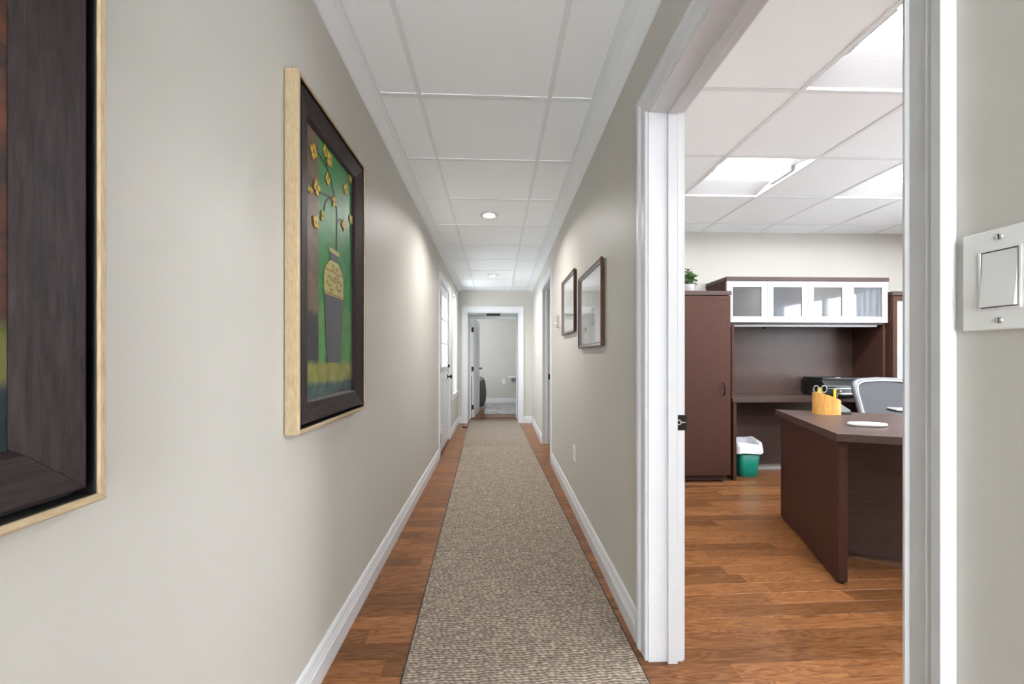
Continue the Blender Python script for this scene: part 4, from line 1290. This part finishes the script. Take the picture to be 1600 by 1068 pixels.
# office chair
t = thing('office_chair', 'grey framed mesh-back office chair between desk and credenza', 'chair', (3.385, 3.03, 0), math.radians(6))
def back_outline(inset, n=48):
    pts = []
    for k in range(n):
        a = 2 * PI * k / n
        ex = 0.30
        cx, sz = math.cos(a), math.sin(a)
        x = (0.315 - inset) * math.copysign(abs(cx) ** ex, cx)
        z = (0.235 - inset) * math.copysign(abs(sz) ** ex, sz)
        x *= 0.87 + 0.13 * (z / 0.235)
        z += 0.022 * (1 - (x / 0.315) ** 2) * (z > 0)
        pts.append((x, z))
    return pts
def back_pt(x, z, d):
    # rear of the chair is +y; lumbar curve
    return (x, 0.17 + d + 0.06 * (z / 0.235) * 0.6 - 0.05 * (1 - (x / 0.32) ** 2) * -0.6, 0.757 + z)
o1, o2 = back_outline(0.0), back_outline(0.024)
MB().rings([[back_pt(x, z, -0.014) for x, z in o1], [back_pt(x, z, -0.02) for x, z in o2], [back_pt(x, z, 0.012) for x, z in o2], [back_pt(x, z, 0.014) for x, z in o1], [back_pt(x, z, -0.014) for x, z in o1]], True, False, 0, True).build('back_frame', 'chairframe', t)
ip = [back_pt(x, z, -0.020) for x, z in back_outline(0.027)]
MB().tube(ip + ip[:1], 0.006, 6).build('frame_trim', 'plate2', t)
b = MB(); rings = []
for f in (1.0, 0.75, 0.5, 0.25, 0.02):
    rings.append([back_pt(x * f, z * f, -0.004) for x, z in back_outline(0.026)])
b.rings(rings, True, True, 0, True)
rings = [[back_pt(x * f, z * f, 0.002) for x, z in back_outline(0.026)] for f in (1.0, 0.75, 0.5, 0.25, 0.02)]
b.rings(rings, True, True, 0, True)
b.build('back_mesh', 'mesh', t)
MB().box(-0.18, 0.18, 0.182, 0.20, 0.66, 0.70).build('lumbar_bar', 'greyplastic', t, 0.006)
b = MB(); rings = []
for f, z in ((0.90, 0.42), (1.0, 0.44), (1.0, 0.475), (0.92, 0.495), (0.5, 0.50), (0.02, 0.498)):
    rings.append([(0.245 * f * math.copysign(abs(math.cos(2 * PI * k / 40)) ** 0.5, math.cos(2 * PI * k / 40)), -0.04 + 0.235 * f * math.copysign(abs(math.sin(2 * PI * k / 40)) ** 0.5, math.sin(2 * PI * k / 40)), z) for k in range(40)])
b.rings(rings, True, True).build('seat', 'mesh', t)
MB().tube([(0, 0.05, 0.40), (0, 0.20, 0.40), (0, 0.255, 0.46), (0, 0.25, 0.60), (0, 0.225, 0.70)], 0.022, 10).build('back_support', 'plasticblack', t)
MB().lathe([(0.028, 0.09), (0.028, 0.25), (0.02, 0.25), (0.02, 0.40), (0.07, 0.40), (0.09, 0.42)], 18, (0, 0, 0), True).build('gas_lift', 'plasticblack', t)
for sx in (-1, 1):
    MB().tube([(sx * 0.20, 0.02, 0.43), (sx * 0.275, 0.02, 0.44), (sx * 0.285, 0.02, 0.52), (sx * 0.285, 0.02, 0.64)], 0.016, 8).build('arm_post', 'plasticblack', t)
    MB().box(sx * 0.285 - 0.035, sx * 0.285 + 0.035, -0.13, 0.12, 0.64, 0.668).build('arm_pad', 'plasticblack', t, 0.01)
for k in range(5):
    a = 2 * PI * k / 5 + 0.3
    ca, sa = math.cos(a), math.sin(a)
    lg = MB().tube([(0.02 * ca, 0.02 * sa, 0.115), (0.16 * ca, 0.16 * sa, 0.10), (0.30 * ca, 0.30 * sa, 0.075)], [0.026, 0.022, 0.016], 8).build('base_leg', 'plasticblack', t)
    MB().lathe([(0.006, -0.018), (0.024, -0.018), (0.029, -0.012), (0.029, 0.012), (0.024, 0.018), (0.006, 0.018)], 18, (0.30 * ca, 0.30 * sa, 0.029), True, axis='X').build('caster', 'plasticblack', lg)

# office window with sheer curtains (seen mirrored in the hutch glass)
t = thing('window_3', 'white office window in the side wall', 'window', (OX1, OW[0], OW[2]), 0, kind='structure')
L, H = OW[1] - OW[0], OW[3] - OW[2]
b = MB()
b.box(0.0, 0.1, 0, 0.05, 0, H); b.box(0, 0.1, L - 0.05, L, 0, H); b.box(0, 0.1, 0.05, L - 0.05, 0, 0.05); b.box(0, 0.1, 0.05, L - 0.05, H - 0.05, H); b.box(0.02, 0.08, L / 2 - 0.025, L / 2 + 0.025, 0.05, H - 0.05)
b.build('window_frame', 'white', t)
for ya, yb in ((0.05, L / 2 - 0.025), (L / 2 + 0.025, L - 0.05)):
    MB().box(0.048, 0.052, ya, yb, 0.05, H - 0.05).build('pane', 'glass', t)
for lab, ya, yb in (('pale sheer curtain panel at the near side of the office window', OW[0] - 0.15, OW[0] + 0.32), ('pale sheer curtain panel at the far side of the office window', OW[1] - 0.32, OW[1] + 0.15)):
    t = thing('curtain', lab, 'curtain', (OX1 - 0.09, ya, 0.05), 0, 'sheer curtains at the office window')
    n = 40; f_, bk = [], []
    for k in range(n + 1):
        yy = (yb - ya) * k / n; xx = 0.03 * math.sin(k / n * 2 * PI * 6)
        f_.append((xx, yy)); bk.append((xx + 0.003, yy))
    MB().prism(f_ + bk[::-1], 0, 2.28, 'Z').build('cloth', 'curtain', t)
t = thing('curtain_rod', 'thin dark curtain rod above the office window', 'curtain rod', (OX1 - 0.09, OW[0] - 0.25, 2.36))
MB().cyl((0, 0, 0), 0.010, L + 0.5, 'Y', 12).build('rod', 'blackmetal', t)
for yy in (0.0, L + 0.5):
    MB().lathe([(0.001, -0.022), (0.018, -0.010), (0.018, 0.010), (0.001, 0.022)], 14, (0, yy, 0), axis='Y').build('finial', 'blackmetal', t)
for yy in (0.12, L + 0.38):
    MB().box(0.0, 0.09, yy - 0.008, yy + 0.008, -0.008, 0.008).build('bracket', 'blackmetal', t)

# unseen flush lamps added to brighten the far room and the side room
for lab, loc in (('added round flush lamp brightening the far room', (0.0, 8.6, 2.5)), ('added round flush lamp brightening the side room', (1.6, 5.6, 2.5))):
    t = thing('added_fill_lamp', lab, 'ceiling light', loc)
    MB().lathe([(0.001, 0.0), (0.16, 0.0), (0.165, -0.02), (0.15, -0.025)], 32).build('canopy', 'white', t)
    MB().lathe([(0.15, -0.022), (0.135, -0.055), (0.09, -0.08), (0.001, -0.092)], 32).build('diffuser', 'fill_lens', t)
